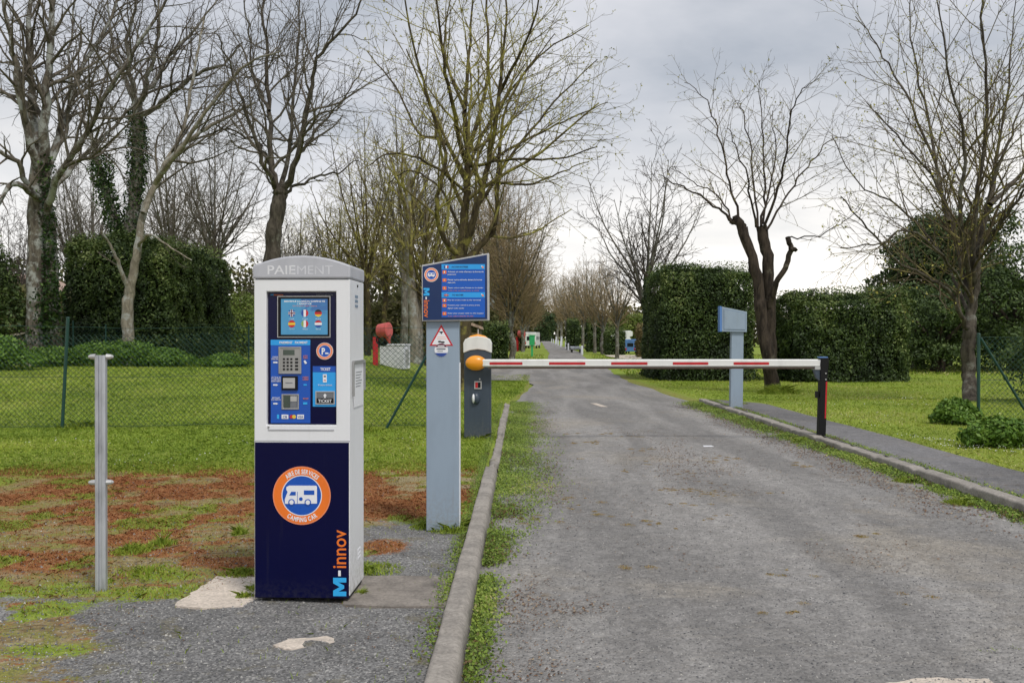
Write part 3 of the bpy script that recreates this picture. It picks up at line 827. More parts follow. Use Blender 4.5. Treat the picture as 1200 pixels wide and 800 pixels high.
def bush(name, u_or_x, y, rx, ry, h, n, leaf, mat, label, group=None, lumps=5, cat='shrub', twigs=True, z=None):
    x = u_or_x; zb = float(gz(x, y)) if z is None else z
    o = empty(name, (x, y, zb), label=label, cat=cat, group=group)
    parts = [blob_cards(0, 0, -h * .12, rx * .8, ry * .8, h * .52, n // 2, leaf, 1)]
    for i in range(lumps):
        a = i * 2.4; q = .45 + .3 * RS.rand(); hh = h * (.45 + .5 * RS.rand())
        parts.append(blob_cards(math.cos(a) * rx * q, math.sin(a) * ry * q, -h * .05, rx * .5, ry * .5, hh * .52, n // (2 * lumps), leaf, i + 2))
    V, F, T = stack(parts); k = V[:, 2] ; V[:, 2] = np.maximum(k, -.02)
    np_mesh('leaves', V, F, MT[mat], o, tint=T)
    if twigs:
        t = []
        for i in range(14):
            a = RS.rand() * 6.28; e = np.array([math.cos(a) * rx * .6, math.sin(a) * ry * .6, h * (.5 + .35 * RS.rand())])
            t.append((smooth_poly([(0, 0, 0), e * .5 + RS.normal(size=3) * .05, e], 3), np.linspace(.02, .005, 7), 4))
        V, F = tubes(t); np_mesh('stems', V, F, MT['twig_dark'], o)
    return o

# ---------------------------------------------------------------- hedges on the right
hedge('hedge', 4.35, 7.25, 29.4, 33.5, 3.30, 44000, .072, 'hedge', 'core', 'tall square clipped dark green hedge block behind the small grey-blue lectern', amp=.26, rnd=.4)
hedge('hedge', 8.0, 11.75, 28.8, 31.5, 2.55, 40000, .075, 'hedge', 'core', 'long lower clipped dark hedge right of the pollarded tree, behind the barrier end post', slope=.05, amp=.36, rnd=.6)
bush('bush', 10.75, 18.6, 1.45, 1.5, 1.85, 12000, .075, 'hedge', 'large rounded dark leathery bush behind the fence at the right edge of the photo', cat='bush')
bush('weed_clump', GP(1121, 14.0).x, 14.0, .32, .3, .38, 5000, .05, 'shrub', 'bright green leafy clump at the foot of the right-hand tree', cat='weeds', twigs=False)
bush('weed_clump', GP(1172, 11.1).x, 11.1, .42, .3, .34, 6500, .05, 'shrub', 'wide low green leafy clump under the braced fence post on the right', cat='weeds', twigs=False)
# left
L1 = P(172, 425)
hedge('hedge', -14.0, -10.45, 30.6, 37.4, 3.8, 66000, .09, 'hedge', 'core', 'huge dark square hedge behind the wire fence on the left lawn', slope=-.03, amp=.5, rnd=.6)
bush('bush', GP(-22, 29).x, 29, 1.35, 1.3, 4.1, 12000, .10, 'hedge', 'tall dark ivy-like bush cut by the left edge of the photo', cat='bush')
bush('bush', GP(284, 40).x, 40, 1.6, 1.2, 2.7, 11000, .09, 'hedge_l', 'light yellow-green bush between the huge hedge and the payment machine', cat='bush')
bush('bush', GP(10, 27).x, 26.5, 1.0, .7, 1.0, 5000, .09, 'shrub', 'low dark green strappy plant before the fence at the left edge', cat='bush')
for i, (u, w, h, lab) in enumerate([(60, .8, .75, 'low green undergrowth clump below the twin-trunk tree on the left'), (110, 1.0, .85, 'green undergrowth clump at the left corner of the huge hedge'), (150, 1.1, .95, 'tall fresh green undergrowth clump round the forked pale tree'),
                                (190, .9, .7, 'spreading green undergrowth clump below the middle of the huge hedge'), (262, .7, .5, 'small dark clump right of the huge hedge beside the payment machine')]):
    bush('undergrowth', GP(u, 27.9).x, 28.0, w, .5, h * .82, 5200, .075, 'shrub', lab, cat='shrub', twigs=False)

# ---------------------------------------------------------------- trees (main ones follow the photograph's limbs in depth)
def L3(y, pts):
    out = []
    for p in pts:
        u, v = p[0], p[1]; dy = p[2] if len(p) > 2 else 0
        out.append(np.array(Q(u, v, y + dy)))
    return out
# T1 twin trunk plane at far left
y = 29.0; t = Tree(dens=(2.9, 3.0, 3.6), ratio=(.40, .5, .5), wig=.20, trop=(.05, .03, .03), cap=13000, rmin=.0045, seg=.28)
b = GP(42, y)
t.limb([b] + L3(y, [(41, 350), (42, 270), (44, 200, .1), (46, 165, .1)]), .27, .20, sub=False, trunk=True)
t.limb(L3(y, [(62, 425, .3), (60, 350, .3), (56, 270, .3), (50, 215, .2), (47, 175, .1)]), .26, .2, sub=False, trunk=True)
for pts, r0, r1 in [([(46, 200), (28, 130, -.6), (14, 60, -1), (2, -20, -1.2)], .16, .05), ([(46, 170), (36, 100, .5), (36, 40, .9), (34, -60, 1)], .17, .06),
                    ([(50, 190), (54, 120, -.3), (60, 50, -.4), (66, -60, -.5)], .19, .07), ([(50, 220), (75, 150, .8), (90, 90, 1.3), (130, 20, 2), (150, -30, 2.2)], .13, .04),
                    ([(56, 250), (70, 205, -.8), (95, 165, -1.4), (125, 110, -2), (165, 50, -2.4), (205, -10, -2.6)], .13, .04), ([(44, 240), (20, 190, -1.0), (-20, 165, -1.6), (-60, 120, -2)], .11, .03),
                    ([(48, 235), (15, 215, -1.4), (-10, 260, -2)], .12, .05), ([(60, 225), (100, 180, 1.5), (120, 165, 2), (155, 120, 2.6), (180, 60, 3)], .10, .03),
                    ([(46, 205), (70, 170, .5), (84, 120, 1), (82, 60, 1.2), (90, -20, 1.3)], .10, .03)]:
    t.limb(L3(y, pts), r0 * .9, r1 * .8, t0=.2, wob=.035)
t.make('plane_tree', b, 'bark_mid', 'twig_grey', 'big pale-barked bare tree with two ivied trunks at the far left', ivy=[([b, Q(58, 340, y)], .42, 1500), ([Q(62, 400, y), Q(58, 300, y), Q(52, 180, y)], .27, 1500)])
# T2 forked pale tree before the hedge
y = 28.8; t = Tree(dens=(1.6, 2.2, 3.2), ratio=(.42, .5, .5), wig=.15, trop=(.03, .03, .03), cap=6000, rmin=.005)
b = GP(150, y)
t.limb([b] + L3(y, [(149, 365), (152, 338)]), .19, .15, sub=False, trunk=True)
t.limb(L3(y, [(152, 342), (160, 300), (168, 250, .2), (182, 215, .4), (200, 185, .6), (228, 160, .9), (262, 140, 1.2), (300, 120, 1.5)]), .14, .035, t0=.35)
t.limb(L3(y, [(150, 340), (140, 310, -.3), (130, 288, -.5), (118, 270, -.8)]), .08, .02, t0=.3)
t.limb(L3(y, [(163, 290), (175, 275, -.6), (200, 290, -1), (225, 305, -1.3)]), .05, .015, t0=.2)
t.limb(L3(y, [(168, 250), (190, 200, .8), (215, 150, 1.2), (228, 80, 1.6), (240, 20, 2)]), .09, .03, t0=.3)
t.limb(L3(y, [(182, 215), (212, 175, -.8), (250, 120, -1.2), (290, 75, -1.6), (330, 60, -2)]), .08, .02, t0=.3)
t.make('forked_tree', b, 'bark_pale', 'twig_grey', 'slender pale forked tree standing in front of the huge hedge')
# T3 ivy clad tree behind hedge
y = 36; t = Tree(dens=(2.4, 2.8, 3.4), ratio=(.42, .5, .5), wig=.19, trop=(.04, .03, .03), cap=9000, rmin=.005)
b = GP(150, y)
t.limb([b] + L3(y, [(150, 300), (158, 230), (162, 180), (160, 122)]), .27, .2, sub=False, trunk=True)
t.limb(L3(y, [(148, 290), (133, 255), (122, 215), (112, 180), (106, 155)]), .2, .07, sub=False)
for pts in [[(160, 125), (145, 85, .5), (130, 40, .8), (125, -20, 1)], [(161, 125), (150, 60, -.8), (158, 0, -1), (150, -50, -1.2)], [(161, 122), (182, 95, .6), (205, 60, 1), (240, 20, 1.6), (262, -10, 2)],
            [(161, 128), (175, 90, -.8), (185, 40, -1.2), (190, -30, -1.5)], [(162, 140), (190, 120, -1), (225, 90, -2), (262, 75, -2.5), (285, 50, -3)], [(106, 158), (98, 140, .3), (88, 130, .5)]]:
    t.limb(L3(y, pts), .11, .02, t0=.1, wob=.035)
t.make('ivy_tree', b, 'bark_grey', 'twig_dark', 'bare tree with ivy-covered trunk rising behind the huge hedge',
       ivy=[([Q(148, 300, y), Q(158, 230, y), Q(162, 180, y), Q(160, 130, y)], .38, 4200), ([Q(146, 290, y), Q(133, 255, y), Q(122, 215, y), Q(117, 185, y)], .42, 3200)])
# T4 dark tree behind the machine
y = 28; t = Tree(dens=(2.8, 3.0, 3.8), ratio=(.42, .5, .5), wig=.20, trop=(.05, .04, .03), cap=12000, rmin=.0045, seg=.28)
b = GP(316, y)
t.limb([b] + L3(y, [(318, 340), (319, 300), (322, 265), (328, 232), (329, 222)]), .25, .2, sub=False, trunk=True)
for pts, r0 in [([(328, 228), (318, 190), (316, 130, .4), (312, 60, .6), (306, -10, .8), (300, -60, 1)], .13), ([(330, 226), (348, 185, -.4), (362, 120, -.8), (372, 70, -1), (410, 25, -1.4), (440, -20, -1.6)], .13),
                ([(326, 225), (308, 190, -.8), (290, 130, -1.2), (272, 80, -1.6), (255, 40, -2)], .10), ([(330, 230), (355, 213, .4), (390, 205, .8), (420, 188, 1.2)], .07),
                ([(329, 224), (340, 175, 1), (345, 110, 1.6), (350, 50, 2), (352, -20, 2.2)], .10), ([(318, 195), (300, 165, 1), (285, 160, 1.5), (262, 150, 1.8), (240, 165, 2)], .06),
                ([(350, 180), (375, 150, 1), (400, 120, 1.4), (425, 80, 1.8)], .06), ([(316, 130), (300, 95, .8), (290, 40, 1), (286, -10, 1.2)], .06), ([(326, 226), (312, 205, .2), (290, 190, .3)], .05)]:
    t.limb(L3(y, pts), r0 * .82, .016, t0=.15, wob=.035)
t.make('dark_tree', b, 'bark_mid2', 'twig_grey', 'dark-barked bare tree with leaning trunk rising right behind the payment machine')
# T5 large lichened tree behind the info sign
y = 24; t = Tree(dens=(2.3, 2.6, 3.4), ratio=(.42, .48, .5), wig=.10, trop=(.05, .04, .03), cap=12000, rmin=.0036)
b = GP(541, y)
t.limb([b] + L3(y, [(541, 380), (540, 330), (540, 300)]), .26, .22, sub=False, trunk=True)
for pts, r0 in [([(540, 305), (545, 250), (548, 190), (545, 120, .3), (552, 50, .5), (556, -40, .7)], .17), ([(542, 300), (560, 240, -.3), (575, 180, -.4), (585, 110, -.6), (592, 30, -.8), (598, -50, -.9)], .13),
                ([(548, 305, .1), (566, 285, .2), (580, 262, .3), (583, 210, .4), (590, 140, .6), (612, 90, .8), (650, 40, 1.2)], .12), ([(538, 300), (520, 280, -.4), (512, 240, -.8), (522, 180, -1), (500, 110, -1.3), (480, 30, -1.7), (470, -40, -2)], .10),
                ([(545, 210), (520, 165, .8), (490, 155, 1.2), (462, 100, 1.8), (430, 60, 2.4)], .07), ([(546, 200), (570, 150, 1), (600, 105, 1.5), (640, 60, 2), (690, 30, 2.6)], .07),
                ([(548, 195), (600, 186, -1), (655, 186, -1.8), (700, 172, -2.4)], .055), ([(560, 240), (605, 175, .8), (650, 120, 1.4), (700, 70, 2)], .065),
                ([(546, 190), (525, 100, -1.4), (515, 30, -2), (505, -40, -2.4)], .08), ([(548, 180), (572, 90, 1.6), (570, 0, 2.2), (580, -50, 2.4)], .08),
                ([(545, 225), (500, 190, -1.4), (460, 180, -2.2), (430, 195, -2.8)], .05), ([(572, 190), (625, 160, 1.5), (668, 140, 2.2), (712, 120, 2.8)], .05),
                ([(540, 270), (515, 220, 1.4), (480, 200, 2.2), (455, 215, 2.8)], .05), ([(583, 215), (625, 215, .8), (660, 200, 1.2), (690, 190, 1.6)], .045),
                ([(545, 130), (520, 60, .8), (530, -10, 1)], .06), ([(585, 110), (620, 40, -1.4), (640, -30, -2)], .06)]:
    t.limb(L3(y, pts), r0 * .8, .012, t0=.18)
t.make('spreading_tree', b, 'bark_lich', 'twig_lich', 'large many-stemmed lichened tree rising behind the blue information sign', bud='bud', budsize=.05, budfrac=.55)
# T6 pollarded tree right of lectern
y = 23.3; t = Tree(dens=(4.2, 3.8, 4.2), ratio=(.36, .45, .5), wig=.13, trop=(.05, .04, .03), cap=9000, rmin=.0028)
b = P(907, 459)
t.limb([b] + L3(y, [(901, 420), (892, 370), (888, 330), (878, 295), (866, 262), (858, 258)]), .17, .10, sub=False, trunk=True)
t.limb(L3(y, [(904, 430, .1), (903, 400, .1), (901, 340, .1), (898, 300, .1), (892, 265, .1)]), .15, .13, sub=False)
t.limb(L3(y, [(902, 360), (909, 335, -.2), (922, 310, -.3), (927, 290, -.3), (923, 278, -.3)]), .068, .06, sub=False)
t.limb(L3(y, [(927, 290, -.3), (933, 292, -.4)]), .05, .05, sub=False)
t.limb(L3(y, [(878, 296), (873, 270), (871, 262)]), .08, .06, sub=False)
for pts, r0 in [([(860, 262), (835, 240, -.3), (805, 222, -.6), (785, 212, -.8), (772, 205, -1)], .04), ([(868, 262), (855, 215, .4), (842, 160, .7), (828, 120, 1), (802, 97, 1.2)], .04),
                ([(886, 266), (878, 215, -.5), (862, 170, -.8), (852, 150, -1)], .035), ([(892, 265), (896, 210, .4), (893, 150, .6), (890, 95, .8)], .04),
                ([(895, 266), (915, 210, -.4), (925, 150, -.8), (935, 110, -1), (960, 92, -1.2)], .042), ([(898, 270), (925, 225, .6), (950, 190, 1), (975, 165, 1.4), (1000, 160, 1.6)], .035),
                ([(862, 262), (840, 228, 1), (812, 215, 1.5), (790, 195, 2)], .03), ([(923, 280), (955, 275, -.3), (985, 262, -.6), (1010, 240, -.8)], .022),
                ([(888, 266), (882, 190, 1.2), (870, 130, 1.5), (862, 118, 1.7)], .032), ([(894, 262), (908, 180, 1.2), (905, 130, 1.6)], .032)]:
    t.limb(L3(y, pts), r0 * .85, .007, t0=.1, wob=.025)
t.make('pollarded_tree', b, 'bark_dark', 'twig_dull', 'dark pollarded tree with split trunk between the two clipped hedges on the right', bud='bud', budsize=.05, budfrac=.2)
# T7 right tree
y = 19.7; t = Tree(dens=(3.2, 3.2, 3.8), ratio=(.38, .46, .5), wig=.13, trop=(.06, .05, .03), cap=13000, rmin=.003)
b = P(1138, 470)
t.limb([b] + L3(y, [(1136, 440), (1134, 410), (1136, 385)]), .145, .13, sub=False, trunk=True)
for pts, r0 in [([(1136, 388), (1142, 350), (1148, 290, .1), (1160, 230, .2), (1180, 170, .3), (1200, 110, .4)], .12), ([(1134, 388), (1125, 365, -.3), (1110, 340, -.5), (1085, 325, -.8), (1050, 305, -1.2), (1010, 260, -1.6), (985, 230, -2)], .06),
                ([(1138, 360), (1128, 320, .4), (1112, 260, .6), (1095, 190, .9), (1060, 110, 1.2), (1030, 60, 1.5), (1002, 20, 1.8)], .06), ([(1142, 350), (1140, 290, -.5), (1150, 200, -.8), (1155, 110, -1), (1150, 20, -1.2), (1155, -50, -1.3)], .07),
                ([(1136, 372), (1120, 330, 1), (1090, 280, 1.4), (1050, 240, 1.8), (1005, 215, 2.2), (975, 160, 2.6)], .045), ([(1140, 340), (1125, 260, -1), (1130, 170, -1.4), (1110, 80, -1.8), (1095, -20, -2)], .06),
                ([(1150, 290), (1175, 260, -.6), (1200, 225, -1), (1240, 180, -1.4)], .06), ([(1148, 300), (1165, 200, 1), (1180, 100, 1.5), (1190, 0, 1.8)], .06),
                ([(1138, 350), (1105, 300, -1.4), (1065, 270, -2), (1030, 285, -2.4), (985, 290, -2.8)], .035), ([(1112, 260), (1090, 160, 1.5), (1070, 60, 2), (1065, -20, 2.2)], .045),
                ([(1160, 240), (1200, 200, .8), (1250, 120, 1.4), (1270, 20, 1.8)], .06), ([(1138, 330), (1100, 220, .2), (1050, 160, .4), (1015, 120, .6)], .04)]:
    t.limb(L3(y, pts), r0 * .95, .009, t0=.12, wob=.02)
t.make('budding_tree', b, 'bark_mid2', 'twig_dull', 'bare tree with budding spreading branches beside the right-hand fence post', bud='bud', budsize=.045, budfrac=.35)
# T8 tree behind square hedge
def generic(seed, H, spread, nl, yb, dens=(1.7, 2.2, 3.0), trunkh=.25, r=.16, cap=3500, lean=.35, rmin=.009):
    t = Tree(dens=dens, ratio=(.40, .5, .5), wig=.13, trop=(.06, .04, .03), cap=cap, rmin=rmin, seg=.5)
    t.limb([(0, 0, -.2), (.05 * H * (RS.rand() - .5), 0, H * trunkh * .5), (0, 0, H * trunkh)], r, r * .8, sub=False, trunk=True, sides=7)
    for i in range(nl):
        a = i * 2.4 + RS.rand(); s_ = spread * (.35 + .65 * RS.rand()); hh = H * (.72 + .28 * RS.rand())
        if i == 0: s_ *= .2; hh = H
        c, q = math.cos(a), math.sin(a); z0 = H * trunkh * (.8 + .2 * RS.rand())
        t.limb([(0, 0, z0), (c * s_ * lean * .6, q * s_ * lean * .6, z0 + (hh - z0) * .3), (c * s_ * .7, q * s_ * .7, z0 + (hh - z0) * .65), (c * s_, q * s_, hh)], r * .5, rmin * 1.6, t0=.1, sides=5, n=3)
    return t
y = 45; t = generic(1, 9.3, 2.8, 11, y, cap=5000, rmin=.008, r=.17)
o = t.make('bare_tree', (0, 0, 0), 'bark_grey', 'twig_dark', 'upright bare tree rising behind the square hedge block left of the lectern')
o.location = GP(757, y)
# the avenue, right side of the drive
protoA = generic(2, 7.0, 2.1, 12, 60, dens=(2.0, 2.4, 3.0), trunkh=.30, cap=4000, rmin=.0065).make('avenue_tree', (0, 0, 0), 'bark_grey', 'twig_brown', 'x')
protoB = generic(3, 8.0, 2.4, 10, 60, dens=(2.0, 2.4, 3.0), trunkh=.22, cap=4000, rmin=.0065).make('avenue_tree', (0, 0, 0), 'bark_grey', 'twig_brown', 'x')
ords = ['nearest', 'second', 'third', 'fourth', 'fifth', 'sixth', 'seventh', 'eighth', 'ninth', 'tenth', 'eleventh', 'twelfth']
spotsR = [(723, 58, .82), (707, 76, .95), (697, 82, 1.0), (688, 96, 1.15), (683, 112, 1.2), (676, 130, 1.35), (668, 155, 1.5), (663, 180, 1.7), (658, 215, 1.9), (654, 260, 2.2)]
for i, (u, yy, s_) in enumerate(spotsR):
    lab = 'bare brown tree of the avenue right of the drive, %s from the barrier' % ords[i]
    src = (protoA, protoB)[i % 2]
    if i < 2:
        o = src; o.location = GP(u, yy); o.scale = (s_,) * 3; o['label'] = lab; o['group'] = 'avenue trees right of the drive'
    else: copy_tree(src, GP(u, yy), i * 1.3, s_, lab, 'avenue trees right of the drive')
protoC = generic(4, 10.0, 2.9, 12, 60, trunkh=.16, cap=4500, r=.20, rmin=.0065, dens=(1.9, 2.4, 3.0)).make('avenue_tree', (0, 0, 0), 'bark_grey', 'twig_brown', 'grey many-stemmed tree left of the drive beside the distant red hose reel', group='avenue trees left of the drive')
protoC.location = GP(598, 56)
for i, (u, yy, s_) in enumerate([(612, 88, .9), (600, 100, 1.2), (618, 130, 1.1), (585, 95, 1.05), (624, 175, 1.2)]):
    copy_tree(protoC, GP(u, yy), i * 1.7 + 1, s_, 'bare tree of the avenue left of the drive, %s from the barrier' % ords[i + 1], 'avenue trees left of the drive')
# woodland trees behind the left fence
w1 = generic(6, 13, 3.2, 8, 50, trunkh=.34, cap=4600, r=.2, rmin=.007).make('woodland_tree', (0, 0, 0), 'bark_grey', 'twig_grey', 'x')
w2 = generic(7, 10.5, 2.8, 8, 50, trunkh=.28, cap=4200, r=.16, rmin=.007).make('woodland_tree', (0, 0, 0), 'bark_lich', 'twig_lich', 'x')
w3 = generic(8, 8, 2.6, 12, 50, trunkh=.12, cap=4200, r=.12, rmin=.009).make('woodland_tree', (0, 0, 0), 'bark_grey', 'twig_dark', 'x')
ws = [(252, 46, .9, 0), (200, 52, .95, 0), (222, 60, .8, 0), (85, 58, .9, 0), (350, 58, .8, 1), (395, 52, .85, 1), (430, 44, 1.0, 1), (472, 50, 1.05, 0), (452, 62, 1.15, 1),
      (500, 40, .82, 1), (517, 58, 1.1, 2), (372, 70, 1.0, 2), (110, 66, 1.1, 0), (20, 60, 1.0, 2), (562, 62, 1.1, 1), (580, 75, 1.2, 0), (335, 44, .7, 2), (410, 72, 1.2, 2), (535, 80, 1.3, 1)]
ws.sort()
names = ['first', 'second', 'third', 'fourth', 'fifth', 'sixth', 'seventh', 'eighth', 'ninth', 'tenth', 'eleventh', 'twelfth', 'thirteenth', 'fourteenth', 'fifteenth', 'sixteenth', 'seventeenth', 'eighteenth', 'nineteenth', 'twentieth', 'twenty-first', 'twenty-second']
used = set()
for i, (u, yy, s_, k) in enumerate(ws):
    src = (w1, w2, w3)[k]; kind = ('tall grey', 'yellowish lichened', 'bushy dark')[k]
    lab = '%s bare woodland tree beyond the far fence, %s from the left of that wood' % (kind, names[i])
    if k not in used:
        used.add(k); o = src; o.location = GP(u, yy); o.scale = (s_,) * 3; o['label'] = lab; o['group'] = 'bare trees of the wood on the left'
    else: copy_tree(src, GP(u, yy), i * 2.1, s_, lab, 'bare trees of the wood on the left')
# one leaning two-tone trunk seen between machine and sign
y = 40; t = Tree(cap=900, dens=(1.2, 2, 3)); b = GP(486, y)
t.limb([b] + L3(y, [(486, 380), (482, 330), (478, 270), (480, 200)]), .26, .12, t0=.5, trunk=True)
t.limb(L3(y, [(490, 420, .3), (491, 370, .3), (497, 310, .3), (500, 250, .4)]), .22, .1, t0=.5, trunk=True)
t.make('trunk_pair_tree', b, 'bark_pale', 'twig_lich', 'pale and dark twin trunks standing between the white box and the information sign')
# big evergreen behind right hedges
def evergreen(u, y, rx, ry, h, zb, n, leaf, label, mat='hedge', trunk=True, lumps=22):
    o = empty('evergreen_tree', GP(u, y), label=label, cat='tree')
    parts = []
    for i in range(lumps):
        d = rand_dirs(1)[0]; q = .35 + .5 * RS.rand()
        c = np.array([d[0] * rx * q, d[1] * ry * q, zb + (h - zb) * (.5 + d[2] * .5 * q)])
        rr = (.22 + .2 * RS.rand()) * min(rx, (h - zb) / 2) * 1.3
        parts.append(blob_cards(c[0], c[1], c[2] - rr, rr, rr, rr * .8, n // lumps, leaf, i))
    V, F, T = stack(parts); np_mesh('crown', V, F, MT[mat], o, tint=T)
    tt = [(smooth_poly([(0, 0, -.2), (.1, 0, h * .35), (0, 0, h * .75)], 5), np.linspace(.3, .08, 11), 8)]
    for i in range(7):
        a = i * .9; tt.append((smooth_poly([(0, 0, h * .3), (math.cos(a) * rx * .4, math.sin(a) * ry * .4, h * .5), (math.cos(a) * rx * .7, math.sin(a) * ry * .7, h * .65)], 3), np.linspace(.12, .03, 7), 5))
    V, F = tubes(tt); np_mesh('trunk', V, F, MT['bark_dark'], o, smooth=True)
    return o
evergreen(1108, 44, 3.1, 2.8, 7.9, .3, 60000, .15, 'round-crowned dark evergreen tree above the hedges on the right', lumps=44, mat='ever')
evergreen(1190, 37, 2.6, 2.6, 5.0, -.1, 22000, .12, 'dark evergreen tree at the right edge, lower than its round neighbour', lumps=34)
evergreen(1075, 40, 1.9, 2.0, 3.9, .1, 12000, .12, 'low dark evergreen filling the gap left of the round one')
evergreen(1098, 36.5, 1.5, 1.5, 2.9, -.1, 14000, .10, 'low ragged evergreen shrub right of the end of the long low hedge', lumps=24)
evergreen(1140, 41, 2.4, 2.0, 4.4, -.1, 24000, .12, 'dark evergreen directly below the round crown behind the right-hand tree', lumps=30)
evergreen(632, 200, 3.2, 3, 9, 1, 5000, .4, 'distant dark pine where the drive disappears', 'pine')
evergreen(940, 70, 4.5, 3, 3.6, .2, 7000, .2, 'distant dark evergreen seen over the long low hedge', 'pine')
# left/middle distance greens
def wood_belt(name, pts, n, leaf, mat, h0, h1, label, depth=6):
    C = []
    x0, y0 = pts[0]; x1, y1 = pts[1]
    t = RS.rand(n); d = RS.rand(n) * depth; x = x0 + (x1 - x0) * t; yy = y0 + (y1 - y0) * t + d
    top = h0 + (h1 - h0) * fbm(x * .45, yy * .3, 90); z = RS.rand(n) ** .8 * top + .1
    C = np.stack([x, yy, z + gz(x, yy)], 1)
    ti = .2 + .3 * RS.rand(n) + .7 * (fbm(x * .5, z * .9, 93) - .4)
    V, F, T = cards(C, leaf, None, tint=ti)
    o = np_mesh(name, V, F, MT[mat], tint=T); return setp(o, label=label, cat='undergrowth', kind='stuff')
wood_belt('thicket', [(-34, 50), (-1.0, 66)], 42000, .30, 'farwood', 1.2, 4.4, 'brown and dull green thicket filling the ground of the wood on the left')
wood_belt('far_wood', [(-60, 110), (3, 130)], 26000, .6, 'farwood', 5, 13, 'far olive-brown wood behind the bare trees on the left', 10)
wood_belt('far_wood', [(12, 130), (110, 120)], 16000, .7, 'farwood', 2, 7, 'far dark wood behind the hedges on the right', 10)
wood_belt('far_wood', [(-40, 350), (70, 350)], 9000, 1.6, 'farwood', 6, 15, 'far hazy wood beyond the end of the drive', 12)
hedge('hedge', 11.5, 34, 178, 184, 3.2, 7000, .35, 'hedge', 'core', 'long far dark hedge closing the lawn behind the avenue trees')
y = 45
hedge('hedge', GP(566, 52).x, GP(596, 52).x, 52, 54, 1.9, 5000, .12, 'hedge', 'core', 'dark green hedge behind the barrier cabinet, left of the distant tree', rnd=.3)
hedge('hedge', GP(584, 94).x, GP(616, 94).x, 94, 98, 2.3, 5000, .13, 'thatch', 'core', 'brown-topped hedge behind the distant red hose reel', rnd=.3)
hedge('hedge', GP(630, 300).x, GP(652, 300).x, 318, 324, 4.6, 3500, .45, 'hedge', 'core', 'dark hedge closing the far end of the drive', amp=.3)
hedge('hedge', GP(667, 100).x, GP(681, 100).x, 102, 106, 3.0, 4000, .18, 'hedge', 'core', 'tall narrow dark hedge in the avenue beside the white bollards')
hedge('hedge', GP(690, 86).x, GP(714, 86).x, 87, 90, 2.8, 5000, .16, 'hedge', 'core', 'dark hedge behind the second and third avenue trees')
hedge('hedge', GP(711, 72).x, GP(734, 72).x, 72, 75, 1.75, 5000, .13, 'hedge', 'core', 'low dark hedge in front of the distant white campers')
hedge('hedge', GP(748, 62).x, GP(762, 62).x, 62, 64, 1.9, 4000, .12, 'thatch', 'core', 'small brownish hedge end left of the square hedge block')
hedge('hedge', GP(730, 95).x, GP(775, 95).x, 96, 100, 3.4, 7000, .18, 'hedge_l', 'core_l', 'bright green hedge behind the distant blue caravan', rnd=.8)
hedge('hedge', GP(640, 250).x + 6, GP(700, 250).x, 150, 155, 2.5, 4000, .3, 'hedge', 'core', 'long dark hedge behind the row of white bollards')

# ---------------------------------------------------------------- grass, weeds, litter
def scatter(n, xr, yr, f=None, pw=1.0):
    x = xr[0] + (xr[1] - xr[0]) * RS.rand(n)
    if pw == 1: y = yr[0] + (yr[1] - yr[0]) * RS.rand(n)
    else:       # density falling with distance
        a, b = 1 / yr[0], 1 / yr[1]; y = 1 / (b + (a - b) * RS.rand(n)); x = x * 1
    if f is not None:
        k = RS.rand(n) < f(x, y); x = x[k]; y = y[k]
    return np.stack([x, y, gz(x, y) - .004], 1)
def msk(name): return lambda x, y: np.clip(masks(x, y)[name], 0, 1)
# near worn turf left
A = scatter(150000, (-4.6, KL0 - .01), (3.6, 10.2), lambda x, y: np.where(msk('m_asph')(x, y) > .35, .02, sstep(.45, .8, msk('m_green')(x, y) + (fbm(x * 6, y * 6, 31) - .5) * .5)))
Vt, Ft, Tt = blades(A, .022, .0035, .7, tint=.15 + .55 * RS.rand(len(A)) + .4 * (fbm(A[:, 0] * 2, A[:, 1] * 2, 33) - .4))
B = scatter(420000, (-14, 1.0), (9.0, 34), lambda x, y: (np.abs(x) < y * .54 + .4) * .95 * ((x < road_edges(y)[0] - .02 - .15 * RS.rand(len(x)))) * sstep(8.9, 9.8, y) * (x < np.where(y < 19.3, kx(y) - .01, 9)), pw=2)
hh = .020 + .0008 * B[:, 1]; Vt2, Ft2, Tt2 = blades(B, hh, .0030 + .00040 * B[:, 1], .8, tint=.12 + .45 * RS.rand(len(B)) + .9 * (fbm(B[:, 0] * .8, B[:, 1] * .35, 34) - .42) + .35 * (RS.rand(len(B)) > .9))
V, F, T = stack([(Vt, Ft, Tt), (Vt2, Ft2, Tt2)])
setp(np_mesh('lawn_grass', V, F, MT['grass'], tint=T), label='short green grass of the left lawn and worn turf', cat='grass', kind='stuff')
A = scatter(260000, (-4.9, -.3), (4.6, 10.2), lambda x, y: (.45 + .55 * msk('m_moss')(x, y)) * (msk('m_asph')(x, y) < .4) * .75)
V, F, T = blades(A, .017, .0030, .85, tint=.25 + .35 * RS.rand(len(A)) + 1.1 * (fbm(A[:, 0] * 1.9, A[:, 1] * 3.2, 36, 5) - .47) - .75 * msk('m_moss')(A[:, 0], A[:, 1]) * (RS.rand(len(A)) > .22) + .4 * (RS.rand(len(A)) > .86))
setp(np_mesh('dry_moss', V, F, MT['drygrass'], tint=T), label='reddish brown moss and dry grass on the worn ground', cat='moss', kind='stuff')
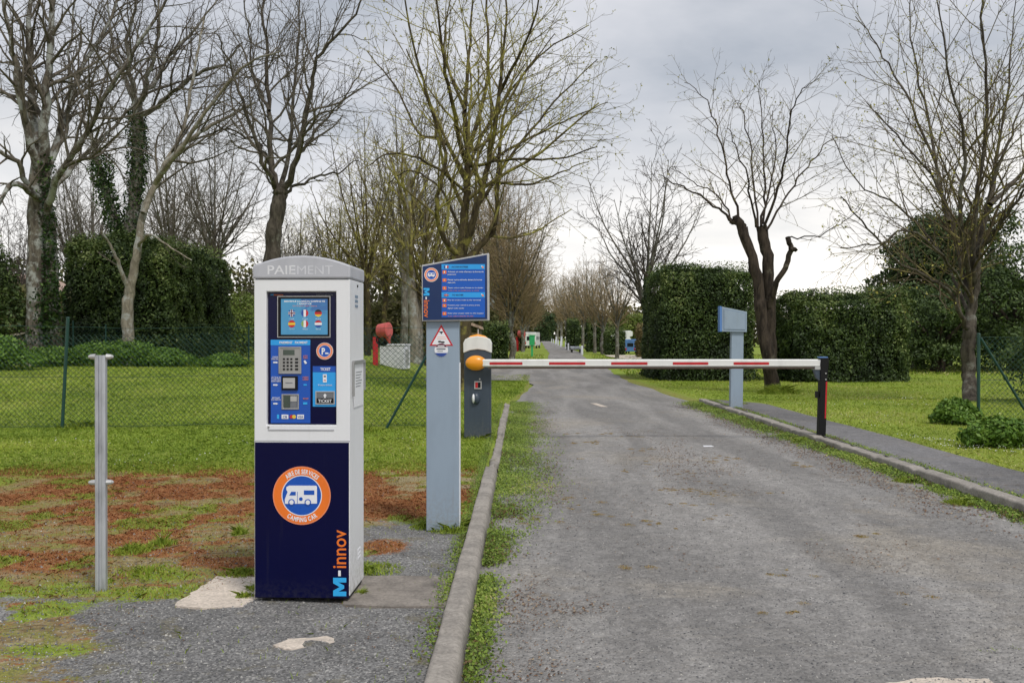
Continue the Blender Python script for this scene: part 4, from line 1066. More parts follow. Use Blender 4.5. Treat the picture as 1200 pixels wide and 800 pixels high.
# right lawn
A = scatter(240000, (3.9, 17), (6.5, 34), lambda x, y: (np.abs(x) < y * .54 + .4) * (x > np.where(y < 19, 4.6, road_edges(y)[1] + .05 + .2 * RS.rand(len(x)))) * .95, pw=2)
V, F, T = blades(A, .022 + .0007 * A[:, 1], .0035 + .0004 * A[:, 1], .8, tint=.2 + .4 * RS.rand(len(A)) + .9 * (fbm(A[:, 0] * .8, A[:, 1] * .4, 37) - .38) + .35 * (RS.rand(len(A)) > .9))
setp(np_mesh('verge_grass', V, F, MT['grass'], tint=T), label='short grass of the right-hand lawn', cat='grass', kind='stuff')
A = scatter(30000, (-2.5, 20), (34, 75), lambda x, y: (np.abs(x) < y * .54) * ((x > road_edges(y)[1] + .4) | ((x < road_edges(y)[0] - .3) & (y > 44))) * .9, pw=2)
V, F, T = blades(A, .08, .05, .6)
setp(np_mesh('distant_grass', V, F, MT['grass'], tint=T), label='distant grass beside the far drive', cat='grass', kind='stuff')
# weeds growing from the kerb foot (low rosettes and blades)
def weed_strip(n, xf, yr, hmax, leaf, wf):
    y = yr[0] + (yr[1] - yr[0]) * RS.rand(n) ** .8; w = wf(y); x = xf(y) + np.abs(RS.normal(size=n)) * w * .5
    dn = sstep(.22, .50, fbm(x * 3.2, y * 2.2, 41, 5)); k = RS.rand(n) < dn; x, y = x[k], y[k]
    hh = RS.rand(len(x)) ** 1.8 * hmax * (.4 + fbm(x * 5, y * 3, 42)); C = np.stack([x, y, hh + .01 + np.maximum(gz(x, y), 0)], 1)
    t1 = cards(C, leaf, np.array([[0, -.25, .8]]), .8, 1.0, .1 + .65 * RS.rand(len(C)) + .9 * (fbm(x * 1.9, y * 1.5, 43) - .45))
    return t1
V, F, T = stack([weed_strip(75000, lambda y: kx(y) + .125, (3.6, 19.5), .05, .017, lambda y: .11 + .36 * sstep(5, 9, y)),
                 weed_strip(16000, lambda y: kx(y) - .005, (3.7, 19), .035, .014, lambda y: -.075 + 0 * y),
                 weed_strip(42000, lambda y: KR0 - .01 + 0 * y, (5.5, 19.5), .05, .022, lambda y: -.16 - .2 * sstep(9, 15, y)),
                 weed_strip(7000, lambda y: KR1 + .01 + 0 * y, (6, 19.5), .02, .018, lambda y: .10 + 0 * y)])
setp(np_mesh('kerb_weeds', V, F, MT['weeds'], tint=T), label='low green weeds growing along the foot of both kerbs', cat='weeds', kind='stuff')
# small tufts on the road and at posts
def tuft(x, y, r, n, h, leaf=.02):
    a = RS.rand(n) * 6.28; q = RS.rand(n) ** .6 * r; X = x + np.cos(a) * q; Y = y + np.sin(a) * q * 1.0
    C = np.stack([X, Y, np.maximum(gz(X, Y), 0) + .004], 1); return blades(C, h * (1.1 - q / r), leaf * .35, .8, tint=.2 + .5 * RS.rand(n))
tl = [tuft(1.55, 7.3, .12, 380, .03), tuft(1.9, 6.2, .12, 300, .03), tuft(2.0, 5.75, .1, 200, .025), tuft(1.95, 4.0, .13, 300, .035), tuft(2.05, 4.05, .08, 220, .035), tuft(1.2, 8.5, .1, 150, .02)]
C = [(-.93, 6.75), (-.45, 6.5), (-.36, 6.6)]
tl += [tuft(-1.31, 4.86, .05, 160, .035), tuft(-1.28, 5.0, .07, 260, .04), tuft(-2.1, 5.15, .05, 120, .03), tuft(-.75, 4.92, .05, 120, .03), tuft(-1.45, 5.34, .13, 500, .035), tuft(-1.75, 6.4, .06, 300, .07), tuft(-1.25, 5.4, .1, 300, .03)]
tl += [tuft(-.40, 6.55, .16, 900, .075), tuft(-.60, 6.62, .09, 260, .05), tuft(-1.0, 5.45, .30, 0 + 300, .03), tuft(-.80, 5.42, .22, 900, .04), tuft(-1.98, 5.35, .22, 500, .03), tuft(-2.25, 5.9, .13, 500, .06), tuft(-2.15, 6.1, .1, 300, .06),
       tuft(-.45, 12.5, .35, 1500, .10), tuft(3.55, 12.2, .14, 500, .09), tuft(3.5, 8.9, .12, 400, .06), tuft(3.45, 7.7, .14, 500, .07), tuft(6.15, 23.0, .5, 2500, .22, .05), tuft(6.7, 13.9, .4, 1500, .12, .03), tuft(-6.1, 14.0, .35, 900, .12, .03), tuft(-2.1, 13.4, .4, 900, .14, .03), tuft(4.15, 18.2, .2, 400, .08)]
rt = []
for i in range(34):
    x = (1.75 if i % 3 else 1.1) + RS.normal() * .45; y_ = 4.2 + RS.rand() * 9.0
    for k in range(2 + int(RS.rand() * 6)):
        r_ = .012 + .05 * RS.rand(); xx = x + RS.normal() * .09; yy = y_ + RS.normal() * .08
        q = tuft(xx, yy, r_, int(2200 * r_ + 20), .009, .010); q[0][:, 2] += .028; rt.append(q)
V, F, T = stack(rt); setp(np_mesh('road_moss', V, F, MT['drygrass'], tint=.2 + T * .8), label='small dry moss and grass patches growing in the worn middle of the drive', cat='moss', kind='stuff')
V, F, T = stack(tl); setp(np_mesh('grass_tufts', V, F, MT['grass'], tint=T), label='small grass tufts at post feet and in cracks of the drive', cat='grass', kind='stuff')
# dead leaves and crumbs
def litter(n, xf, yr, sx, dens=.5, size=.022):
    y = yr[0] + (yr[1] - yr[0]) * RS.rand(n) ** 1.1; x = xf(y) + RS.normal(size=n) * sx
    k = RS.rand(n) < sstep(dens - .06, dens + .10, fbm(x * 2.1, y * 1.2, 47)); x, y = x[k], y[k]
    l, r = road_edges(y); z = np.where((x > l) & (x < r), .004 + .03 * (1 - ((x - (l + r) / 2) / ((r - l) / 2)) ** 2), gz(x, y)) + .006
    return cards(np.stack([x, y, z], 1), size, np.array([[0, 0, 1.]]), .35, .9)
V, F, T = stack([litter(7000, lambda y: .15 + .014 * y, (4.6, 18), .15, .42, .017), litter(900, lambda y: .05 + 0 * y, (3.7, 5), .12, .40, .013), litter(9000, lambda y: 3.35 + 0 * y, (5, 19), .2, .42, .022), litter(4500, lambda y: 1.75 + 0 * y, (5, 14), .45, .58, .018),
                 litter(900, lambda y: 1.75 + 0 * y, (9.0, 12.5), .28, .42, .022), litter(3500, lambda y: -2.4 + 0 * y, (4.2, 9), .9, .5, .013), litter(3000, lambda y: 4.0 + 0 * y, (7, 19), .15, .5, .02), litter(3000, lambda y: 1.7 + 0 * y, (4.5, 9), 1.2, .60, .010), litter(2500, lambda y: -1.2 + 0 * y, (3.8, 6.5), .6, .5, .010)])
setp(np_mesh('leaf_litter', V, F, MT['litter'], tint=T), label='dead brown leaves and crumbs scattered on the drive and verges', cat='dead leaves', kind='stuff')
def stones(n, xr, yr, r0, r1, w=None):
    x = xr[0] + (xr[1] - xr[0]) * RS.rand(n); a, b = 1 / yr[0], 1 / yr[1]; y = 1 / (b + (a - b) * RS.rand(n))
    l, r = road_edges(y); on = (x > l) & (x < r)
    z = np.where(on, .004 + .03 * (1 - ((x - (l + r) / 2) / ((r - l) / 2)) ** 2), gz(x, y))
    s = r0 + (r1 - r0) * RS.rand(n) ** 3
    base = np.array([(1, 0, 0), (0, 1, 0), (-1, 0, 0), (0, -1, 0), (0, 0, .8), (0, 0, -.5)]); F0 = np.array([(0, 1, 4), (1, 2, 4), (2, 3, 4), (3, 0, 4), (1, 0, 5), (2, 1, 5), (3, 2, 5), (0, 3, 5)])
    j = 1 + (RS.rand(n, 6, 3) - .5) * .7; V = np.stack([x, y, z], 1)[:, None, :] + base[None] * j * s[:, None, None]
    F = (F0[None] + np.arange(n)[:, None, None] * 6).reshape(-1, 3)
    return V.reshape(-1, 3), F, np.repeat(RS.rand(n) ** 1.5, 6)
V, F, T = stack([stones(26000, (-.1, 3.6), (3.6, 11), .002, .006), stones(14000, (-2.4, -.36), (3.6, 6.8), .002, .006), stones(2500, (3.86, 4.6), (6, 14), .003, .007), stones(4500, (-3.4, -1), (3.8, 9), .003, .010), stones(420, (-1.6, -1.2), (4.7, 5.25), .003, .006)])
setp(np_mesh('gravel', V, F, MT['stone'], tint=T), label='loose grey stone chippings on the asphalt', cat='gravel', kind='stuff')
def daisies(n, xr, yr, th):
    A = scatter(n, xr, yr, lambda x, y: (fbm(x * 1.1, y * .9, 55) > th) * (np.abs(x) < y * .54)); A[:, 2] += .045
    return cards(A, .014 + .0005 * A[:, 1], np.array([[0, -.3, 1.]]), .4, .7)
V, F, T = stack([daisies(2200, (4.7, 7.5), (8, 14), .56), daisies(260, (-6, -1), (9.5, 12.5), .5), daisies(500, (5, 9), (13, 22), .58)])
setp(np_mesh('daisies', V, F, MT['petal'], tint=T), label='tiny white daisies dotted over the lawns', cat='flowers', kind='stuff')
# twigs lying on the worn turf
tw = []
for (x, y_, l, a, r_) in [(-2.08, 5.95, .17, .6, .004), (-1.75, 6.3, .3, .3, .003), (-2.0, 4.75, .12, 1.9, .005), (-1.35, 6.9, .5, -.05, .003), (-1.6, 7.15, .4, .15, .003), (-1.9, 5.6, .2, .9, .003), (-1.8, 5.7, .18, .5, .003), (-2.2, 4.3, .3, .1, .003)]:
    z = float(gz(x, y_)) + .01
    tw.append(([(x, y_, z), (x + l * .5 * math.cos(a), y_ + l * .5 * math.sin(a) + .01, z + .012), (x + l * math.cos(a), y_ + l * math.sin(a), z)], [r_, r_ * .8, r_ * .4], 5))
V, F = tubes(tw); setp(np_mesh('fallen_twigs', V, F, MT['twig_brown']), label='pale fallen twigs on the mossy ground by the steel post', cat='twigs', kind='stuff')

# ---------------------------------------------------------------- slabs, patches, markings
def slab(name, pts, z, h, mat, label, cat='slab'):
    m = MB(); 
    P2 = []
    n = len(pts)
    for i in range(n):
        a = Vector(pts[i]); b_ = Vector(pts[(i + 1) % n])
        for k in range(14):
            q = a.lerp(b_, k / 14); j = (float(fbm(q.x * 14, q.y * 14, 77)) - .5) * .05
            P2.append((q.x + j, q.y + j))
    m.hprism(P2, z - .05, z + h, MT[mat]); return m.build(name, None, label=label, cat=cat)
zf = .03
slab('concrete_slab', [(-1.60, 4.68), (-1.40, 4.65), (-1.26, 4.67), (-1.235, 4.84), (-1.2, 5.25), (-1.38, 5.26), (-1.56, 5.28)], zf - .006, .012, 'slab_pale', 'pale broken concrete slab sticking out left of the payment machine')
slab('concrete_slab', [(-.80, 4.70), (-.62, 4.66), (-.30, 4.66), (-.29, 5.26), (-.85, 5.27)], zf, .010, 'slab_dark', 'dark stained concrete slab between the payment machine and the kerb')
slab('concrete_patch', [(-.98, 4.10), (-.90, 4.04), (-.78, 4.07), (-.73, 4.15), (-.80, 4.21), (-.93, 4.19)], zf, .004, 'slab_pale', 'small pale concrete patch in the asphalt before the payment machine')
slab('concrete_patch', [(1.30, 3.50), (1.78, 3.60), (1.76, 3.69), (1.55, 3.70), (1.28, 3.63)], .02, .014, 'slab_pale', 'pale worn concrete strip across the drive at the bottom right of the photo')
m = MB(); m.hprism([(-4.9, 41.3), (.35, 41.3), (.7, 42.6), (-4.9, 42.9)], .10, .16, MT['slab_pale']); m.build('concrete_strip', None, label='pale concrete strip along the side road behind the barrier cabinet', cat='slab')
m = MB()
c = P(703, 478); zr = .033
m.hprism([(c.x - .02, c.y - .45), (c.x + .1, c.y - .45), (c.x - .02, c.y + .5), (c.x - .14, c.y + .5)], zr + .002, zr + .006, MT['slab_pale'])
setp(m.build('road_marking'), label='short worn whitish line in the middle of the drive', cat='road marking')
m = MB(); c = P(830, 528); m.hprism([(c.x - .06, c.y - .05), (c.x + .06, c.y - .03), (c.x + .05, c.y + .06), (c.x - .05, c.y + .05)], .03, .036, MT['letter'])
m.build('paper_scrap', label='white scrap of paper lying on the drive before the barrier end post', cat='litter')

# ================================================================ PAYMENT MACHINE
z0 = .05
KY = FPX * (CAMH - z0) / 307.0
S = KY / FPX
root = empty('payment_kiosk', ((297 - 600) * S, KY + .012, z0), R(-2), label='tall white payment machine with blue panel and PAIEMENT cap in the foreground', cat='payment machine')
X = lambda u: (u - 296.5) * S
Z = lambda v: (702 - v) * S
W = X(409.5); D = .36
m = MB(); m.box(.008, W - .008, .012, D - .01, 0, .03, MT['black']); m.build('plinth', root)
m = MB(); m.poly_holed(0, W, .016, Z(327), X(311), X(393.5), Z(498), Z(341.5), 0, .024, D, MT['white'])
body = m.build('body', root, bevel=.004)
m = MB(); m.box(-.0005, W + .0005, -.001, 0.003, Z(517.3), Z(516), MT['grey_cap']); m.build('seam', body)
m = MB(); m.box(X(313), X(391), -.0035, .0, Z(504), Z(502.8), MT['grey_cap']); m.tube((X(313.5), .004, Z(500.5)), (X(313.5), -.003, Z(500.5)), .005, .005, MT['steel'], 10); m.build('lock', body)
# cap
n = 16; c = []
prof = [(X(295.2), Z(326.4)), (X(410.3), Z(326.4)), (X(410.3), Z(311))]
for i in range(n + 1):
    t = 1 - i / n; q = (t - .5) * 2; prof.append((X(296.5 + 113 * t + (-.6 if t < .5 else .6)), Z(311) + (1 - q * q) * 11.5 * S + .0))
prof.append((X(295.2), Z(311)))
prof = [prof[0], prof[1], prof[2]] + prof[4:-2] + [prof[-1]]
m = MB(); m.prism(prof, -.008, D + .006, MT['grey_cap']); cap = m.build('cap', root, bevel=.008)
m = MB(); m.text('PAIE', X(313), X(346), Z(321.5), Z(311), -.0075, MT['faded'], bold=.01); m.text('MENT', X(348), X(390), Z(321.5), Z(311.5), -.0075, MT['faded2'], bold=0.0)
m.build('lettering', cap)
# side items (right side face, looking +X)
for v in (346, 351.5, 357.5): m = MB(); m.box(W, W + .002, .13, .20, Z(v + 1.6), Z(v - 1.6), MT['greyblue_dk']); m.build('vent', body)
for v in (655, 660, 665): m = MB(); m.box(W, W + .002, .20, .27, Z(v + 1.4), Z(v - 1.4), MT['letter']); m.build('vent', body)
m = MB(); m.box(W, W + .012, .05, .062, Z(465), Z(424), MT['steel']); m.box(W, W + .012, .34, .352, Z(461), Z(424), MT['steel']); m.box(W, W + .012, .062, .34, Z(427), Z(423), MT['steel'])
hold = m.build('notice_holder', root)
m = MB(); m.box(W + .002, W + .004, .09, .335, Z(479), Z(427.5), MT['letter'])
for k in range(6): m.box(W + .004, W + .0045, .13, .29 - .02 * (k % 3), Z(438 + k * 3.4), Z(437 + k * 3.4), MT['ticketgrey'])
m.build('paper_notice', hold)
m = MB(); m.tube((W - .003, .19, Z(333)), (W + .004, .19, Z(333)), .007, .007, MT['black'], 10); m.build('side_lock', body)
# recessed control panel
yb = .022
m = MB(); m.box(X(311.8), X(392.7), yb - .004, yb + .001, Z(497.3), Z(342.2), MT['navy']); pan = m.build('control_panel', root)
yp = yb - .004
m = MB(); m.box(X(315), X(362), yp - .002, yp, Z(496), Z(404.6), MT['blue']); m.box(X(315), X(362), yp - .0025, yp, Z(404.4), Z(398), MT['cyan'])
m.box(X(365), X(392.4), yp - .002, yp, Z(476.5), Z(436.1), MT['cyan']); m.box(X(365), X(392.4), yp - .0025, yp, Z(436), Z(429), MT['blue'])
m.build('panel_film', pan)
y1 = yp - .0028; LT = MT['letter']
tp(pan, 'lettering', 'PAIEMENT', X(325.5), X(341), Z(402.6), Z(399.9), y1, LT, bold=.02); tp(pan, 'lettering', 'PAYMENT', X(344), X(359), Z(402.6), Z(399.9), y1, LT, bold=.02)
tp(pan, 'lettering', 'M', X(315.2), X(318), Z(346), Z(344.3), yp - .0005, MT['ltcyan']); tp(pan, 'lettering', 'innov', X(318.8), X(330), Z(346), Z(344.3), yp - .0005, MT['orange'])
tp(pan, 'lettering', 'AIRE DE SERVICES', X(369), X(389), Z(346), Z(344.6), yp - .0005, MT['ticketgrey'])
tp(pan, 'lettering', 'TICKET', X(374), X(386), Z(434.2), Z(430.8), y1, LT, bold=.02)
for (u0, u1, v, s_) in [(317, 324, 419.2, 'CLAVIER'), (316, 324, 421.5, 'DIGICODE'), (316, 327, 443.2, 'LECTEUR DE'), (316, 327, 445.4, 'CARTES'), (316, 327, 447.6, 'BANCAIRES'), (317, 326, 467.2, 'RETRAIT'), (316, 327, 469.4, 'DU RECU')]:
    tp(pan, 'lettering', s_, X(u0), X(u1), Z(v), Z(v - 1.7), y1, LT)
for (u0, u1, v, s_) in [(354, 359, 418, 'KEY'), (354, 359, 420.2, 'PAD'), (353, 360, 443, 'CREDIT'), (353, 360, 445.5, 'CARD'), (353.5, 360, 468, 'RECEIPT')]:
    tp(pan, 'lettering', s_, X(u0), X(u1), Z(v), Z(v - 1.7), y1, MT['salmon'])
for v in (424.5, 451, 473):
    m = MB(); m.box(X(318), X(321.5), y1 - .001, y1, Z(v + .9), Z(v - .7), LT); m.prism([(X(321.5), Z(v + 1.4)), (X(324), Z(v + .2)), (X(321.5), Z(v - 1.0))], y1 - .001, y1, LT); m.build('arrow', pan)
m = MB(); m.prism([(X(354), Z(423)), (X(356), Z(426.5)), (X(358.4), Z(425.5)), (X(356), Z(422))], y1 - .001, y1, LT); m.build('card_icon', pan); m = MB(); m.box(X(354), X(358), y1 - .001, y1, Z(452), Z(450), MT['cyan']); m.build('card_icon', pan); m = MB(); m.box(X(353.5), X(358.5), y1 - .001, y1, Z(474), Z(471.5), MT['ltcyan'])
tp(pan, 'lettering', 'Votre ticket', X(371), X(388), Z(452), Z(450.2), y1 + .0004, LT)
m.build('card_icon', pan)
m = MB(); m.box(X(377), X(381.6), y1 - .001, y1, Z(448), Z(438.5), LT); m.box(X(378), X(380.6), y1 - .0015, y1, Z(446.2), Z(445.2), MT['flagred']); m.box(X(378), X(380.6), y1 - .0015, y1, Z(442), Z(440), MT['ticketgrey'])
m.build('ticket_icon', pan)
m = MB()   # card symbols
m.box(X(322.5), X(325), y1 - .001, y1, Z(491), Z(486), MT['ltcyan'])
m.box(X(328), X(336), y1 - .001, y1, Z(491), Z(486), LT); m.text('CB', X(329.5), X(334.5), Z(490), Z(487.4), y1 - .001, MT['flagblue'])
m.disc(X(339.8), Z(488.5), 2.3 * S, y1 - .001, y1, MT['flagred']); m.disc(X(342.8), Z(488.5), 2.3 * S, y1 - .0016, y1, MT['yellow'])
m.box(X(346.5), X(354.5), y1 - .001, y1, Z(491), Z(486), LT); m.text('VISA', X(347.3), X(353.7), Z(489.9), Z(487.3), y1 - .001, MT['flagblue'])
m.build('card_symbols', pan)
# round P badge
m = MB(); cx, cz = X(379.2), Z(411.3)
m.ring(cx, cz, 9.7 * S, 6.9 * S, y1 - .0015, yp, MT['salmon']); m.ring(cx, cz, 9.9 * S, 9.5 * S, y1 - .0018, yp, LT); m.ring(cx, cz, 7.1 * S, 6.7 * S, y1 - .0018, yp, LT); m.disc(cx, cz, 6.9 * S, y1 - .0006, yp, MT['blue'])
m.text('P', X(375.6), X(379.6), Z(415.4), Z(407.4), y1 - .0006, LT, bold=.04); m.box(X(379.8), X(382.8), y1 - .0018, y1, Z(414.8), Z(413), LT); m.prism([(X(382.8), Z(414.8)), (X(384), Z(414.8)), (X(384), Z(413.8)), (X(382.8), Z(413))], y1 - .0018, y1, LT)
m.build('parking_badge', pan)
# display
m = MB(); m.poly_holed(X(323.8), X(385.4), Z(394.8), Z(347.2), X(327.2), X(382.8), Z(392), Z(350), yp - .006, yp - .001, yp, MT['black']); m.ring
scr = m.build('screen_frame', root)
m = MB()
for a, b_, c, d in ((323.2, 386, 347.5, 346.7), (323.2, 386, 395.3, 394.5)): m.box(X(a), X(b_), yp - .007, yp, Z(c), Z(d), MT['silver'])
for a, b_ in ((323.2, 324), (385.2, 386)): m.box(X(a), X(b_), yp - .0068, yp, Z(394.5), Z(347.5), MT['silver'])
m.build('screen_trim', scr)
m = MB(); m.box(X(327.2), X(382.8), yp - .0016, yp - .0009, Z(392), Z(350), MT['screen']); disp = m.build('display', scr)
ys_ = yp - .0022
tp(scr, 'lettering', "BIENVENUE A L'AIRE DU CAMPING DE", X(331), X(379.5), Z(353.7), Z(351.8), ys_ + .001, LT, bold=.03); tp(scr, 'lettering', "L'ARMISTICE", X(346.5), X(363.5), Z(356.6), Z(354.8), ys_ + .001, LT, bold=.02)
tp(scr, 'lettering', 'Choisissez votre langue', X(341), X(370), Z(359.2), Z(357.6), ys_ + .001, MT['salmon'])
for i, (u, v, s_) in enumerate([(340, 374, 'English'), (356, 374, 'Francais'), (371.5, 374, 'Deutsch'), (340, 386, 'Espanol'), (356, 386, 'Italiano'), (371.5, 386, 'Nederlands')]): tp(scr, 'lettering', s_, X(u - 3), X(u + 3), Z(v), Z(v - 1.2), ys_ + .001, LT)
def halfdisc(m, cx, cz, r, x0, x1, z0, z1, y, mat):
    n = 24; pts = []
    for i in range(n):
        a = 2 * math.pi * i / n; pts.append((min(max(cx + r * math.cos(a), x0), x1), min(max(cz + r * math.sin(a), z0), z1)))
    out = []
    for p in pts:
        if not out or (abs(p[0] - out[-1][0]) > 1e-6 or abs(p[1] - out[-1][1]) > 1e-6): out.append(p)
    m.prism(out, y - .001, y, mat)
r = 4.3 * S; B9 = 9
m = MB(); f = ys_ + .001
cx, cz = X(340), Z(366.8); m.disc(cx, cz, r, f - .0006, f, MT['flagblue'], 24); halfdisc(m, cx, cz, r, cx - r, cx + r, cz - r * .32, cz + r * .32, f - .0002, LT); halfdisc(m, cx, cz, r, cx - r * .32, cx + r * .32, cz - r, cz + r, f - .0003, LT); halfdisc(m, cx, cz, r, cx - r, cx + r, cz - r * .15, cz + r * .15, f - .0006, MT['maroon']); halfdisc(m, cx, cz, r, cx - r * .15, cx + r * .15, cz - r, cz + r, f - .0007, MT['maroon'])
m.build('flag_icon', scr)
def tri(cx, cz, ms, vert):
    m = MB()
    for k in range(3):
        a = -r + 2 * r * k / 3; b_ = a + 2 * r / 3
        if vert: halfdisc(m, cx, cz, r, cx + a, cx + b_, cz - r, cz + r, f, MT[ms[k]])
        else: halfdisc(m, cx, cz, r, cx - r, cx + r, cz - b_, cz - a, f, MT[ms[k]])
    m.build('flag_icon', scr)
tri(X(355.5), Z(366.8), ('flagblue', 'letter', 'flagred'), True); tri(X(371.5), Z(366.8), ('deblack', 'flagred', 'yellow'), False)
tri(X(340), Z(379.3), ('flagred', 'yellow', 'flagred'), False); tri(X(355.5), Z(379.3), ('flaggreen', 'letter', 'flagred'), True); tri(X(371.5), Z(379.3), ('flagred', 'letter', 'flagblue'), False)
# keypad
m = MB(); m.poly_holed(X(324.6), X(351.6), Z(438), Z(406.2), X(326.5), X(350), Z(436.6), Z(407.8), yp - .008, yp - .005, yp, MT['steel']); kp = m.build('keypad', root, bevel=.001)
m = MB(); m.box(X(330), X(343.5), yp - .0065, yp - .005, Z(416), Z(409.8), MT['lcd']); m.build('keypad_display', kp)
m = MB()
for r_ in range(4):
    for c_ in range(4): m.box(X(329.8 + c_ * 4.4 + (1.2 if c_ == 3 else 0)), X(332.2 + c_ * 4.4 + (2.4 if c_ == 3 else 0)), yp - .0075, yp - .005, Z(421.8 + r_ * 4), Z(419.6 + r_ * 4), MT['black'])
m.build('keys', kp)
m = MB(); m.poly_holed(X(328.4), X(347.4), Z(457.2), Z(440.6), X(330), X(344.5), Z(455), Z(442.6), yp - .012, yp - .008, yp, MT['black']); cr_ = m.build('card_reader', root, bevel=.002)
m = MB(); m.box(X(330.2), X(344.3), yp - .011, yp - .008, Z(454.8), Z(442.8), MT['silver']); m.box(X(333), X(341.5), yp - .0115, yp - .0105, Z(449.3), Z(448.2), MT['ticketgrey']); m.build('reader_plate', cr_)
m = MB(); m.poly_holed(X(328), X(348.6), Z(480), Z(461.8), X(329.8), X(347), Z(478.5), Z(463.4), yp - .006, yp - .002, yp, MT['steel']); rs = m.build('receipt_slot', root, bevel=.001)
m = MB(); m.box(X(330.5), X(338), yp - .004, yp - .002, Z(477.5), Z(464), MT['lcd']); m.box(X(338.5), X(346), yp - .0045, yp - .002, Z(470.5), Z(464.3), MT['silver']); m.box(X(338.5), X(346), yp - .003, yp - .002, Z(477.7), Z(471), MT['ticketgrey']); m.build('flap', rs)
m = MB(); m.poly_holed(X(368.2), X(391), Z(474), Z(458.4), X(369.4), X(389.8), Z(472.8), Z(459.6), yp - .006, yp - .003, yp, MT['silver']); ts = m.build('ticket_slot', root, bevel=.001)
m = MB(); m.box(X(369.5), X(389.7), yp - .0045, yp - .003, Z(472.7), Z(466.6), MT['black']); m.box(X(369.5), X(389.7), yp - .004, yp - .003, Z(466.5), Z(459.7), MT['ticketgrey'])
m.text('TICKET', X(371.5), X(387.5), Z(471.7), Z(468), yp - .0045, LT, bold=.01); m.prism([(X(377.3), Z(464)), (X(379.5), Z(461)), (X(381.7), Z(464)), (X(380.4), Z(464)), (X(380.4), Z(466.5)), (X(378.6), Z(466.5)), (X(378.6), Z(464))][::-1], yp - .0055, yp - .004, LT)
m.build('ticket_plate', ts)
# lower door
m = MB(); m.box(X(297.4), X(408.6), -.004, .0, Z(700.5), Z(518.3), MT['navy']); door = m.build('lower_door', root, bevel=.0015)
m = MB(); cx, cz = X(353), Z(580.5); yd = -.0042
m.ring(cx, cz, 33 * S, 23.5 * S, yd - .001, yd, MT['orange'], 56); m.ring(cx, cz, 34.2 * S, 33 * S, yd - .0008, yd, MT['salmon'], 56); m.disc(cx, cz, 23.4 * S, yd - .0008, yd, MT['blue'], 48); m.ring(cx, cz, 23.9 * S, 22.9 * S, yd - .0014, yd, LT, 56)
m.text_arc('AIRE DE SERVICES', cx, cz, 28.2 * S, 5.2 * S, R(132), R(46), yd - .001, LT); m.text_arc('CAMPING CAR', cx, cz, 28.2 * S, 5.2 * S, R(234), R(308), yd - .001, LT, inward=True)
# white motorhome pictogram
q = yd - .0008
zx = lambda u: X(280 + u * .275); zv = lambda v: Z(500 + v * .275)
m.prism([(zx(193), zv(328)), (zx(193), zv(308)), (zx(205), zv(277)), (zx(199), zv(268)), (zx(200), zv(256)), (zx(212), zv(250)), (zx(328), zv(250)), (zx(331), zv(255)), (zx(331), zv(326))][::-1], q - .001, q, LT)
m.build('camper_badge', door)
m = MB(); w2 = q - .0011
m.prism([(zx(212), zv(292)), (zx(221), zv(276)), (zx(240), zv(276)), (zx(240), zv(292))][::-1], w2 - .0006, w2, MT['blue']); m.box(zx(275), zx(320), w2 - .0006, w2, zv(289), zv(270), MT['blue']); m.box(zx(246), zx(248), w2 - .0006, w2, zv(325), zv(276), MT['blue'])
for u in (222, 292): m.disc(zx(u), zv(321), 14 * .275 * S, w2 - .0012, w2, MT['blue'], 20); m.disc(zx(u), zv(321), 9.5 * .275 * S, w2 - .0018, w2, LT, 20)
m.disc(zx(262), zv(307), 8 * .275 * S, w2 - .0008, w2, MT['blue'], 16)
m.build('badge_detail', door)
m = MB(); bold_m(m, X(390), X(405.5), Z(698), Z(676.5), yd, MT['ltcyan']); m.box(X(396), X(399), yd - .001, yd, Z(674.5), Z(668), LT); m.text('innov', X(390, ) + 0 * S, X(405.5), Z(665), Z(620.5), yd, MT['orange'], rot=True, bold=.008)
m.build('brand_lettering', door)

# ================================================================ INFORMATION SIGN
z0 = .035; SY = FPX * (CAMH - z0) / (622 - 395.0); S2 = SY / FPX
root = empty('information_sign', ((519 - 600) * S2, SY, z0), 0, label='blue information board on a thick grey-blue post beside the kerb', cat='sign')
X = lambda u: (u - 519) * S2
Z = lambda v: (622 - v) * S2
m = MB(); m.box(X(499.5), X(538), 0, .13, 0, Z(376.5), MT['greyblue']); post = m.build('post', root, bevel=.004)
m = MB(); m.box(X(538), X(538) + .004, .012, .118, .02, Z(425), MT['letter']); m.build('side_strip', post)
m = MB(); m.prism([(X(495), Z(376.6)), (X(573.6), Z(375.6)), (X(573.2), Z(297)), (X(494.6), Z(311))], -.03, .05, MT['silver']); bd = m.build('board', root, bevel=.003)
m = MB(); m.prism([(X(496.2), Z(375.2)), (X(571.2), Z(374)), (X(570.8), Z(299)), (X(495.8), Z(312.6))], -.033, -.0302, MT['navy_sign']); m.build('board_film', bd)
zx = lambda u: X(480 + u * .125); zv = lambda v: Z(290 + v * .125)
m = MB(); fy = -.0345
m.box(zx(303), zx(708), fy, fy + .002, zv(655), zv(207), MT['blue_sign']); m.box(zx(303), zx(708), fy - .0006, fy + .002, zv(207), zv(160), MT['cyan']); m.box(zx(303), zx(708), fy - .0006, fy + .002, zv(470), zv(422), MT['cyan'])
for v in (234, 308, 383, 497, 545, 620): m_ = MB(); m_.box(zx(313), zx(348), fy - .001, fy + .001, zv(v + 15), zv(v - 15), MT['orange']); m_.build('number_square', bd)
m.build('text_panel', bd)
m = MB(); ty = fy - .0004; LT = MT['letter']
def ln(s_, u0, u1, v, h=13, mat=None): tp(bd, 'text_line', s_, zx(u0), zx(u1), zv(v + h / 2), zv(v - h / 2), ty, mat or LT, bold=.015)
ln("ACCES ENTREE", 395, 550, 185, 14, MT['navy_sign']); ln("TO ENTER", 400, 508, 447, 14, MT['navy_sign'])
